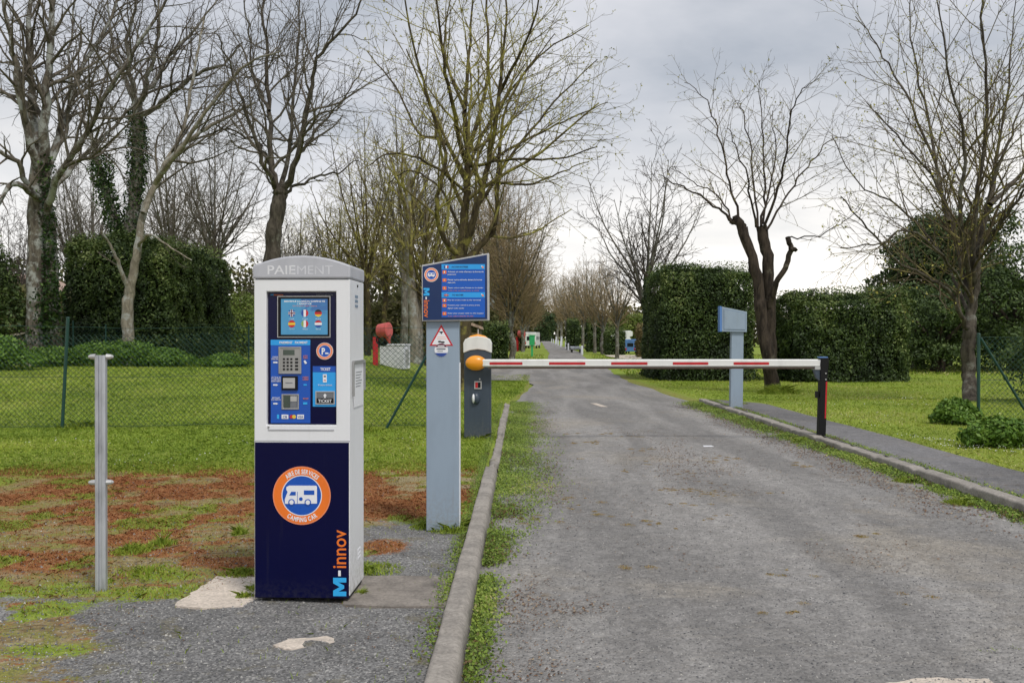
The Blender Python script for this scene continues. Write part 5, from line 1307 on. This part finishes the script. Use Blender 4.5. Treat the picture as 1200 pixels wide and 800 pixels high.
ln("Achetez un code d'acces a la borne de", 360, 695, 230); ln("paiement", 360, 438, 257)
ln("Placez votre vehicule devant la borne", 360, 680, 305); ln("digicode", 360, 432, 332)
ln("Tapez votre code d'acces sur le clavier", 360, 692, 381); ln("Votre code est valable pour la sortie", 360, 650, 406, 8, MT['salmon'])
ln("Buy an access code at the terminal", 360, 668, 495); ln("Position your vehicle in front of the", 360, 660, 543); ln("digital code reader", 360, 515, 571)
ln("Enter your access code on the keypad", 360, 692, 618); ln("Your code is valid for the exit", 360, 600, 643, 8, MT['salmon'])
for i, v in enumerate((234, 308, 383, 497, 545, 620)): tp(bd, 'digit', str(i % 3 + 1), zx(326), zx(335), zv(v + 8), zv(v - 8), fy - .001, LT)
bold_m(m, zx(135), zx(190), zv(452), zv(382), -.0332, MT['ltcyan'], False); m.box(zx(153), zx(166), -.0342, -.033, zv(487), zv(464), LT); m.text('innov', zx(137), zx(188), zv(655), zv(495), -.0332, MT['orange'], flip=True, bold=.01)
m.build('brand_lettering', bd)
m = MB(); 
for u, cs in ((348, ('flagblue', 'letter', 'flagred')), ):
    for k in range(3): m.box(zx(326 + k * 14), zx(340 + k * 14), fy - .002, fy - .0006, zv(198), zv(173), MT[cs[k]])
m.build('flag_mark', bd); m = MB(); m.box(zx(326), zx(368), fy - .0015, fy - .0006, zv(459), zv(436), MT['flagblue']); m.box(zx(326), zx(368), fy - .002, fy - .0006, zv(451), zv(444), MT['salmon']); m.box(zx(343), zx(351), fy - .0022, fy - .0006, zv(459), zv(436), MT['salmon'])
m.build('flag_mark', bd)
for v in (185, 447): m = MB(); m.disc(zx(688), zv(v + 4), .0065, fy - .0022, fy - .0006, MT['salmon'], 14); m.disc(zx(678), zv(v - 6), .004, fy - .0022, fy - .0006, LT, 12); m.build('corner_icon', bd)
m = MB(); cx, cz = zx(208), zv(258); k_ = .125 * S2
m.ring(cx, cz, 63 * k_, 45 * k_, -.0345, -.0325, MT['salmon'], 36); m.ring(cx, cz, 66 * k_, 62 * k_, -.0348, -.0325, LT, 36); m.disc(cx, cz, 44 * k_, -.0338, -.0325, MT['blue'], 30); m.ring(cx, cz, 47 * k_, 43 * k_, -.0348, -.0325, LT, 36)
m.prism([(zx(176), zv(272)), (zx(172), zv(255)), (zx(180), zv(240)), (zx(238), zv(240)), (zx(240), zv(272))][::-1], -.0352, -.0338, LT); m.box(zx(186), zx(204), -.0356, -.035, zv(256), zv(247), MT['blue']); m.box(zx(214), zx(234), -.0356, -.035, zv(256), zv(247), MT['blue'])
m.disc(zx(190), zv(273), 6 * k_, -.0356, -.034, LT, 12); m.disc(zx(226), zv(273), 6 * k_, -.0356, -.034, LT, 12)
m.build('round_badge', bd)
# stickers on post
m = MB(); tx = lambda u: X(495 + u * .06); tv = lambda v: Z(372 + v * .06)
m.prism([(tx(138), tv(550)), (tx(600), tv(550)), (tx(368), tv(135))], -.0015, 0, MT['flagred']); m.prism([(tx(185), tv(526)), (tx(553), tv(526)), (tx(368), tv(200))], -.0022, -.0014, LT)
st = m.build('warning_sticker', root)
m = MB(); m.prism([(tx(320), tv(270)), (tx(410), tv(270)), (tx(375), tv(325))][::-1], -.0028, -.002, MT['slate']); m.ellipsoid((tx(338), -.0024, tv(470)), (.012, .0006, .006), MT['black'], 12, 6); m.ellipsoid((tx(400), -.0024, tv(482)), (.013, .0006, .006), MT['black'], 12, 6)
m.box(tx(290), tx(450), -.0026, -.002, tv(386), tv(378), MT['salmon']); m.box(tx(280), tx(465), -.0026, -.002, tv(420), tv(413), MT['salmon']); m.build('warning_marks', st)
m = MB(); cx, cz = tx(368), Z(410); m.disc(cx, cz, 8 * S2, -.0018, 0, LT, 28)
st = m.build('round_sticker', root)
m = MB(); halfdisc(m, cx, cz, 7.8 * S2, cx - 9, cx + 9, cz + 3.6 * S2, cz + 9, -.0019, MT['maroon']); halfdisc(m, cx, cz, 7.8 * S2, cx - 9, cx + 9, cz - 9, cz - 3.4 * S2, -.0019, MT['flagblue'])
m.box(cx - 4 * S2, cx + 3.6 * S2, -.0032, -.002, cz + 4.2 * S2, cz + 5.4 * S2, LT); m.box(cx - 5.5 * S2, cx + 5 * S2, -.0026, -.0018, cz + .6 * S2, cz + 1.8 * S2, MT['slate']); m.box(cx - 4.5 * S2, cx + 2 * S2, -.0026, -.0018, cz - 1.8 * S2, cz - 1.0 * S2, MT['ticketgrey']); m.build('sticker_marks', st)

# ================================================================ BARRIER
z0 = .03; BY = FPX * (CAMH - z0) / (515 - 395.0); S3 = BY / FPX
root = empty('barrier', ((559.5 - 600) * S3, BY, z0), 0, label='dark slate car park barrier with amber hub and a lowered white and red arm', cat='barrier')
X = lambda u: (u - 559.5) * S3
Z = lambda v: (515 - v) * S3
def arch(u0, u1, vb, vs, vp, n=14):
    pts = [(X(u0), Z(vb)), (X(u1), Z(vb))]
    for i in range(n + 1):
        t = 1 - i / n; q = 2 * t - 1; pts.append((X(u0 + (u1 - u0) * t), Z(vs + (vp - vs) * (1 - q * q))))
    return pts
m = MB(); m.prism(arch(543.8, 575.3, 515, 413, 408.6), 0, .32, MT['slate']); cab = m.build('cabinet', root, bevel=.006)
m = MB(); 
pts = [(X(543), Z(413.5)), (X(551), Z(410.3)), (X(559.5), Z(409.2)), (X(568), Z(410.3)), (X(576), Z(413.5))]
top = [(X(576.2), Z(402)), (X(574), Z(397.5)), (X(569), Z(395)), (X(559.5), Z(393.6)), (X(550), Z(395)), (X(545), Z(397.5)), (X(542.8), Z(402))]
m.prism(pts + top, -.012, .335, MT['armwhite']); m.build('hood', root, bevel=.008)
m = MB(); m.prism([(X(547), Z(397.2)), (X(572.5), Z(397.2)), (X(568), Z(393.4)), (X(559.5), Z(391.2)), (X(551), Z(393.4))], .02, .28, MT['amber']); m.build('flashing_lamp', root, bevel=.012)
m = MB(); m.tube((X(560), .1, Z(392)), (X(560), .1, Z(385.5)), .008, .006, MT['silver'], 8); m.build('aerial', root)
m = MB(); m.ellipsoid((X(558), -.085, Z(425)), (12.3 * S3, .07, 8.8 * S3), MT['amber'], 28, 14); m.box(X(549), X(567), -.06, .0, Z(430), Z(420), MT['amber']); m.build('arm_hub', root, smooth=True)
m = MB(); m.box(X(555.8), X(564.4), -.012, 0, Z(455.6), Z(446.4), MT['silver']); m.box(X(557), X(559.9), -.016, -.011, Z(454.2), Z(447.8), MT['red']); m.box(X(560.1), X(563.2), -.015, -.011, Z(454.2), Z(447.8), MT['black']); m.build('red_reader', cab)
m = MB(); m.ellipsoid((X(557.8), -.0, Z(466.8)), (5 * S3, .05, 7 * S3), MT['slate'], 20, 12); ce = m.build('photocell', root, smooth=True)
m = MB(); m.ellipsoid((X(555.2), -.010, Z(466.8)), (2.3 * S3, .042, 5.6 * S3), MT['letter'], 16, 10); m.build('lens', ce, smooth=True)
m = MB(); m.disc(X(562.2), Z(444), .010, -.006, 0, MT['silver'], 10); m.build('key_lock', cab)
# arm: rounded box beam
armL = X(962.5); ya, yb_ = -.135, -.075
def beam(m, x0, x1, zt, zb, mat, y0, y1, r=.014):
    pts = [(y0, zb + r), (y0 + r, zb), (y1 - r, zb), (y1, zb + r), (y1, zt - r), (y1 - r, zt), (y0 + r, zt), (y0, zt - r)]
    n = 8; vs = [(x0, a, b_) for a, b_ in pts] + [(x1, a, b_) for a, b_ in pts]
    m.add(vs, [tuple(range(n)), tuple(reversed(range(n, 2 * n)))] + [(i, i + n, (i + 1) % n + n, (i + 1) % n) for i in range(n)], mat)
m = MB(); beam(m, X(566), armL, Z(420.6), Z(429.4), MT['armwhite'], ya, yb_); m.box(X(570), armL, ya - .004, ya + .004, Z(428.2), Z(427.3), MT['armwhite']); arm = m.build('arm', root, smooth=False)
m = MB(); m.box(X(572), X(957), ya + .015, yb_ - .015, Z(431.6), Z(429.3), MT['rubber']); m.build('rubber_edge', arm)
for a, b_ in ((574, 612), (643, 685), (715, 757), (786.5, 827.5), (857, 898)): m = MB(); m.box(X(a), X(b_), ya - .0035, ya + .003, Z(426.9), Z(423.9), MT['red']); m.build('red_stripe', arm)
m = MB(); beam(m, armL + .001, armL + .03, Z(420.3), Z(429.8), MT['amber'], ya - .003, yb_ + .003); m.build('end_cap', arm)
# end post
z0 = .105; EY = FPX * (CAMH - z0) / (517 - 395.0) ; EY = BY - .10; S4 = EY / FPX
base = Vector(((963 - 600) * S4, EY, .095))
root = empty('barrier_end_post', base, 0, label='black barrier end post with red reflector strip on the right kerb', cat='post')
h = CAMH + (395 - 419) * S4 - .095
m = MB(); m.prism([(-.050, 0), (.038, 0), (.060, h - .24), (.075, h - .05), (.075, h), (-.02, h), (-.03, h - .10), (-.03, h - .26)], -.05, .05, MT['black']); po = m.build('post', root, bevel=.006)
m = MB(); m.prism([(.022, .21), (.037, .21), (.055, .21 + .45), (.036, .21 + .45)], -.053, -.049, MT['red']); m.build('reflector', po)
m = MB(); m.prism([(-.03, h - .28), (-.03, h - .11), (-.085, h - .13), (-.10, h - .16), (-.07, h - .25)][::-1], -.035, .035, MT['slate']); m.box(-.095, -.02, -.045, .045, h - .145, h - .105, MT['silver']); m.build('arm_rest', po)
m = MB(); m.box(-.075, -.046, -.03, .03, .46, .54, MT['black']); m.build('side_box', po)
for zz_ in (.19, .265): m = MB(); m.tube((.035, -.056, h - zz_), (.035, -.048, h - zz_), .009, .009, MT['silver'], 8); m.build('bolt', po)
m = MB(); m.box(-.04, .06, -.052, .052, h, h + .012, MT['vanblue']); m.build('top_plate', po)

# ================================================================ SMALL LECTERN (right)
LP = P(864, 478); S5 = LP.y / FPX
root = empty('lectern_sign', LP, 0, label='small grey-blue lectern seen from behind on the right footpath, before the square hedge', cat='sign')
X = lambda u: (u - 864) * S5
Z = lambda v: (478 - v) * S5
m = MB(); m.prism([(X(856.2), -.02), (X(870.6), -.02), (X(871.6), Z(388)), (X(857.6), Z(388))], 0, .13, MT['greyblue']); m.build('post', root, bevel=.004)
m = MB(); m.prism([(X(845.5), Z(388.4)), (X(874.6), Z(389)), (X(874.8), Z(365.3)), (X(845.5), Z(359.4))], -.04, .10, MT['greyblue']); bd = m.build('housing', root, bevel=.004)
m = MB(); m.prism([(X(847.5), Z(386.2)), (X(873), Z(386.6)), (X(873), Z(366.8)), (X(847.5), Z(361.8))], -.044, -.0405, MT['greyblue_dk']); m.prism([(X(848.1), Z(385.6)), (X(872.4), Z(386)), (X(872.4), Z(367.3)), (X(848.1), Z(362.6))], -.048, -.0435, MT['greyblue']); m.build('access_door', bd)
m = MB(); m.prism([(X(843), Z(388.6)), (X(845.3), Z(388.4)), (X(845.3), Z(359.3)), (X(843), Z(358.4))], -.05, .12, MT['vanblue']); m.build('edge_panel', bd)
m = MB(); m.disc(X(851), Z(373), .008, -.052, -.047, MT['steel'], 8); m.build('lock', bd)

# ================================================================ STEEL CHANNEL POST
CP = P(118, 692); S6 = CP.y / FPX
root = empty('steel_post', CP, R(8), label='bare galvanised steel channel post standing in the worn turf on the left', cat='post')
h = (692 - 416) * S6; w = .025; t_ = .004
m = MB()
prof = [(-w, .022), (-w, -.016), (-w + .009, -.020), (-.009, -.020), (-.006, -.008), (.006, -.008), (.009, -.020), (w - .009, -.020), (w, -.016), (w, .022), (w - t_, .022), (w - t_, -.012), (.011, -.015), (.009, -.004), (-.009, -.004), (-.011, -.015), (-w + t_, -.012), (-w + t_, .022)]
m.hprism(prof, -.05, h, MT['galv']); po = m.build('channel', root)
def bracket(z):
    m = MB(); m.tube((-.050, .0, z), (-.026, .0, z), .012, .015, MT['silver'], 8); m.tube((.026, 0, z), (.050, 0, z), .015, .012, MT['silver'], 8); m.tube((-.026, .004, z), (.026, .004, z), .006, .006, MT['steel'], 8)
    m.ellipsoid((-.050, 0, z), (.012, .01, .010), MT['silver'], 10, 6); m.ellipsoid((.050, 0, z), (.012, .01, .010), MT['silver'], 10, 6); m.build('bracket', root)
bracket(h - .008); bracket((692 - 565) * S6)

# ================================================================ FENCES
def chain_fence(name, A, B, h0, h1, posts, label, step=.075, rw=.0028, sag=0, braces=(), rp=.024, drop=None, zf=gz):
    A = Vector(A); B = Vector(B); L = (B - A).length; d = (B - A) / L
    root = empty(name, (A.x, A.y, float(zf(A.x, A.y))), label=label, cat='fence'); z00 = root.location.z
    def pt(s_, z): 
        p = A + d * s_; return (p.x - A.x, p.y - A.y, float(zf(p.x, p.y)) - z00 + z)
    def top(s_): 
        t = s_ / L; return h0 + (h1 - h0) * t
    polys = []
    hmax = max(h0, h1)
    k = -int(hmax / step) - 1
    while k * step < L:
        for sgn in (1, -1):
            s0 = k * step; pts = []
            for j in range(9):
                z = .04 + (hmax - .04) * j / 8; s_ = s0 + z if sgn == 1 else s0 + hmax - z
                if 0 <= s_ <= L and z <= top(s_): pts.append(pt(s_, z))
            if len(pts) > 1: polys.append((pts, np.full(len(pts), rw), 3))
        k += 1
    V, F = tubes(polys); np_mesh('wire_mesh', V, F, MT['greenp'], root)
    polys = []
    for fr in (1.0, .5, .03):
        pts = [pt(L * i / 30, top(L * i / 30) * fr + (.01 if fr == 1 else 0) - sag * math.sin(math.pi * i / 30) * (fr == 1)) for i in range(31)]
        polys.append((pts, np.full(31, .0028), 4))
    V, F = tubes(polys); np_mesh('line_wires', V, F, MT['greenp'], root)
    for s_, hh, lean in posts:
        m = MB(); p = pt(s_, 0); m.tube((p[0], p[1], p[2] - .1), (p[0] + lean, p[1], p[2] + hh), rp, rp, MT['greenp'], 10); po = m.build('post', root)
        m = MB(); m.ellipsoid((p[0] + lean, p[1], p[2] + hh), (rp * 1.2, rp * 1.2, rp * .6), MT['greenp'], 10, 6); m.build('post_cap', po)
    for (a, za, b_, zb_) in braces:
        m = MB(); m.tube(pt(a, za), pt(b_, zb_), .019, .019, MT['greenp'], 8); m.build('brace', root)
    return root
c1 = P(72, 503); xr = GP(513, 13.9)
c1.y = 13.9; c1.x = (72 - 600) / FPX * 13.9
Lf = xr.x - c1.x + 2.2
A_ = (c1.x - 2.2, 13.9, 0)
e0 = Lf
chain_fence('wire_fence', A_, (xr.x, 13.9, 0), 1.50, 1.40, [(2.2, 1.56, .09), (e0, 1.5, 0), (0, 1.5, 0)], 'near green chain-link fence with leaning post across the left lawn', braces=[(e0 - .72, .0, e0 - .03, 1.25)], sag=.06)
r0 = GP(1147, 14.4)
chain_fence('wire_fence', (r0.x, 14.4, 0), (r0.x + 5, 14.4, 0), 1.22, 1.22, [(0, 1.28, 0), (2.6, 1.28, 0)], 'green chain-link fence with braced end post at the right edge', braces=[(.03, 1.22, .78, .0)])
gA = GP(-30, 29.6); gB = GP(500, 33)
chain_fence('wire_fence', (gA.x, 29.6, 0), (gB.x, 33, 0), 1.25, 1.12, [(GP(36, 29.8).x - gA.x, 1.25, 0), (GP(84, 30).x - gA.x, 1.3, 0), (GP(158, 30.5).x - gA.x, 1.2, 0), (GP(128, 30.5).x - gA.x, 1.2, 0), (GP(300, 31.5).x - gA.x, 1.2, 0), (GP(425, 32.5).x - gA.x, 1.2, 0)],
            'far green chain-link fence running along the hedge and wood on the left', step=.09, rw=.0026)

# ================================================================ HOSE REEL STATIONS, WHITE BOX
def hose_station(loc, s, label, group=None):
    root = empty('hose_reel_station', loc, 0, label=label, cat='hose reel'); root.scale = (s,) * 3
    m = MB(); m.box(-.10, .10, -.06, .06, -.05, 1.12, MT['red']); m.build('post', root, bevel=.006)
    m = MB(); c = Vector((.34, 0, 1.38)); ax = Vector((.92, -.38, .08)).normalized(); m.tube(c - ax * .22, c + ax * .22, .27, .31, MT['redf'], 22); m.tube(c + ax * .22, c + ax * .25, .31, .24, MT['redf'], 22); m.tube(c - ax * .27, c - ax * .22, .2, .27, MT['redf'], 22)
    m.tube(c + Vector((.14, -.06, -.2)), c + Vector((.22, -.06, -.5)), .14, .03, MT['redf'], 12); m.build('reel_cover', root, smooth=False)
    polys = []
    for k in range(6):
        n = 16; r_ = .17 + .02 * (k % 3); pts = [(.20 + r_ * .9 * math.cos(6.283 * i / n) + .02 * k, -.06 + .03 * k, 1.02 + r_ * math.sin(6.283 * i / n) - .02 * (k % 2)) for i in range(n + 1)]
        polys.append((pts, np.full(n + 1, .028), 6))
    V, F = tubes(polys); np_mesh('hose_coil', V, F, MT['black'], root, smooth=True)
    m = MB(); m.tube((.05, 0, 1.1), (.30, 0, 1.3), .025, .025, MT['black'], 8); m.build('bracket', root)
    return root
hp = GP(440, 33.3); 
s_ = 1.0
hb = P(440, 428)
hose_station(hb, hb.y * 50 / FPX / 1.68, 'red hose reel station with coiled black hose beside the white box behind the fence')
wb = P(459, 430); k_ = wb.y / FPX
root = empty('white_box', wb, R(-14), label='white painted block cabinet on the grass beside the red hose reel post', cat='utility box')
m = MB(); bw, bd_, bh = 30 * k_, 22 * k_, 27.5 * k_; m.box(-bw / 2, bw / 2, 0, bd_, -.05, bh - .05, MT['graffwhite']); bb = m.build('walls', root, bevel=.008)
m = MB(); m.box(-bw / 2 - .02, bw / 2 + .02, -.02, bd_ + .02, bh - .05, bh, MT['graffwhite']); m.build('lid', root, bevel=.006)
m = MB(); m.box(bw / 2, bw / 2 + .012, bd_ * .25, bd_ * .75, .08, bh - .18, MT['silver']); m.build('side_door', bb, bevel=.003)
f1 = P(606, 411.5)
hose_station(f1, f1.y * 25 / FPX / 1.68, 'distant red hose reel post beside the brown-topped hedge')
# green terminal
gp = P(623.5, 418); k_ = gp.y / FPX
root = empty('green_terminal', gp, 0, label='bright green box on a pole beside the far bend of the drive', cat='terminal')
m = MB(); m.box(-1.1 * k_, 1.1 * k_, -.05, .05, -.05, 14 * k_, MT['greenbox']); m.build('pole', root)
m = MB(); m.box(-3.2 * k_, 3.2 * k_, -.1, .1, 13.5 * k_, 24.5 * k_, MT['greenbox']); m.box(-4.2 * k_, 4.2 * k_, -.12, .12, 24.5 * k_, 25.6 * k_, MT['greenbox']); m.build('box', root, bevel=.02)
# white camper beyond it
def camper(loc, rz, label, col='vanwhite', s=1.0, group=None, Lc=5.6):
    root = empty('camper_van', loc, rz, label=label, cat='camper van', group=group); root.scale = (s,) * 3
    m = MB(); Wd = 1.05
    def side(poly, y0, y1, mt): m.prism(poly, y0, y1, mt)
    side([(-Lc / 2, .45), (Lc / 2 - .1, .45), (Lc / 2, 1.05), (Lc / 2 - .75, 1.25), (Lc / 2 - 1.25, 1.95), (Lc / 2 - .8, 2.1), (Lc / 2 - .8, 2.7), (Lc / 2 - 1.1, 2.85), (-Lc / 2 + .05, 2.85), (-Lc / 2, 2.75)], -Wd, Wd, MT[col])
    bd = m.build('body', root, bevel=.06)
    for y in (-Wd, Wd):
        sg = -1 if y < 0 else 1
        for x0, x1 in ((-2.1, -1.0), (-.4, .4)): 
            m = MB(); m.box(x0, x1, min(y, y + sg * .02), max(y, y + sg * .02), 1.5, 2.1, MT['glassdark']); m.build('window', root)
        for x in (-Lc / 2 + 1.3, Lc / 2 - 1.0):
            m = MB(); m.tube((x, y - sg * .2, .34), (x, y + sg * .03, .34), .34, .34, MT['black'], 18); wh = m.build('wheel', root); m = MB(); m.tube((x, y + sg * .03, .34), (x, y + sg * .045, .34), .19, .19, MT['silver'], 14); m.build('rim', wh)
    m = MB(); m.box(-Lc / 2 - .02, -Lc / 2, -.6, .6, 1.4, 2.1, MT['glassdark']); m.build('rear_window', root)
    m = MB(); m.prism([(Lc / 2 - 1.22, 1.93), (Lc / 2 - .73, 1.28), (Lc / 2 - .70, 1.31), (Lc / 2 - 1.19, 1.96)], -.9, .9, MT['glassdark']); m.build('windscreen', root)
    for y in (-.85, .85): m = MB(); m.box(-Lc / 2 - .03, -Lc / 2, y - .12, y + .12, .7, 1.15, MT['red']); m.build('tail_light', root)
    return root
camper(GP(624, 118), R(80), 'distant white camper van behind the bright green box, left of the drive', s=.66)
camper(GP(725, 92), R(15), 'distant white camper roof showing above the low hedge, left of the blue one', s=.66, Lc=5.0)
camper(GP(741, 80), R(75), 'distant blue camper standing between the low hedge and the brownish hedge', col='vanblue', s=.40)
camper(GP(700, 150), R(60), 'far white camper among the avenue trunks on the right', s=.8)
# white bollards along the far drive
m = MB(); m.tube((0, 0, -.05), (0, 0, .86), .11, .10, MT['bollard'], 12); m.ellipsoid((0, 0, .86), (.10, .10, .06), MT['bollard'], 12, 6)
o = m.build('white_bollard', None, label='x', cat='bollard', group='white bollards along the far drive')
bl = [(682, 73), (666, 97), (663, 112), (657, 130), (654, 150), (651, 175), (648.5, 200), (646.5, 230)]
for i, (u, yy) in enumerate(bl):
    c = o if i == 0 else o.copy()
    if i: COL.objects.link(c)
    c.location = GP(u, yy); c.scale = (.9, .9, .75 + .05 * i)
    c['label'] = 'white bollard on the right of the far drive, %s of the row' % ords[i]
# taller white service posts
m = MB(); m.box(-.14, .14, -.1, .1, -.05, 1.35, MT['bollard']); m.prism([(-.17, 1.35), (.17, 1.35), (.1, 1.47), (-.1, 1.47)], -.13, .13, MT['bollard'])
o = m.build('service_post', None, bevel=.01, label='x', cat='service post', group='white service posts among the avenue trees')
for i, (u, yy) in enumerate([(673.5, 115), (664, 135), (658, 155), (652, 190)]):
    c = o if i == 0 else o.copy()
    if i: COL.objects.link(c)
    c.location = GP(u, yy); c['label'] = 'tall white square service post among the right avenue trees, %s of its row' % ords[i]
# white bench
bp = GP(675, 84)
root = empty('white_bench', bp, R(10), label='low white bench on the grass left of the first white bollard', cat='bench')
m = MB(); m.box(-.45, .45, -.2, .2, .32, .37, MT['bollard']); m.build('seat', root)
m = MB(); m.box(-.45, .45, .2, .24, .42, .55, MT['bollard']); m.build('backrest', root)
for x in (-.36, .36): m = MB(); m.box(x - .04, x + .04, -.18, .24, -.05, .32, MT['black']); m.build('leg', root)
# rustic shelter roof seen under the sign
sp = GP(556, 50); root = empty('timber_shelter', sp, 0, label='small shelter with weathered board roof seen just under the information board', cat='shelter')
sx = 50 / FPX; hz_ = CAMH - sp.z
m = MB(); z1 = hz_ + 18 * sx; z2 = hz_ + 10 * sx
m.add([(-12 * sx, -.5, z1 + .1), (9 * sx, -.5, z2 + .1), (10 * sx, -.5, z2 - .05), (-12 * sx, -.5, z1 - .05), (-12 * sx, 1.2, z1 + .1), (9 * sx, 1.2, z2 + .1), (10 * sx, 1.2, z2 - .05), (-12 * sx, 1.2, z1 - .05)],
      [(3, 2, 1, 0), (4, 5, 6, 7), (0, 1, 5, 4), (1, 2, 6, 5), (2, 3, 7, 6), (3, 0, 4, 7)], MT['roofwood']); m.build('roof', root)
for x in (-10 * sx, 7 * sx):
    for y_ in (-.3, 1.0): m = MB(); m.tube((x, y_, -.1), (x, y_, z2), .05, .05, MT['bark_grey'], 8); m.build('leg', root)
m = MB(); m.box(-9 * sx, 6 * sx, .9, .95, .1, z2 - .2, MT['roofwood']); m.build('back_boards', root)
# beige house far left + small pale roof
hp = GP(22, 75); root = empty('beige_house', hp, 0, label='beige rendered house wall glimpsed behind the twin trunks at far left', cat='house')
m = MB(); m.box(-3.2, 2.8, 0, 6, -.3, 4.0, MT['wallbeige']); m.build('wall', root)
m = MB(); m.prism([(-3.4, 4.0), (3.0, 4.0), (-.2, 5.6)], -.25, 6.25, MT['roofwood']); m.build('roof', root)
m = MB(); m.box(.2, 1.2, -.03, 0, 1.4, 2.7, MT['glassdark']); wn = m.build('window', root); m = MB(); m.box(.1, 1.3, -.06, 0, 1.28, 1.38, MT['slab_pale']); m.build('sill', wn)
hp = GP(26, 32.5); root = empty('garden_shed', hp, R(10), label='low shed with pale sloping roof behind the far fence at the left', cat='shed')
m = MB(); m.box(-.45, .55, 0, .9, -.2, .75, MT['roofwood']); m.build('walls', root)
m = MB(); m.prism([(-.62, .72), (.62, .98), (.62, 1.06), (-.62, .80)], -.1, 1.0, MT['slab_pale']); m.build('roof', root)
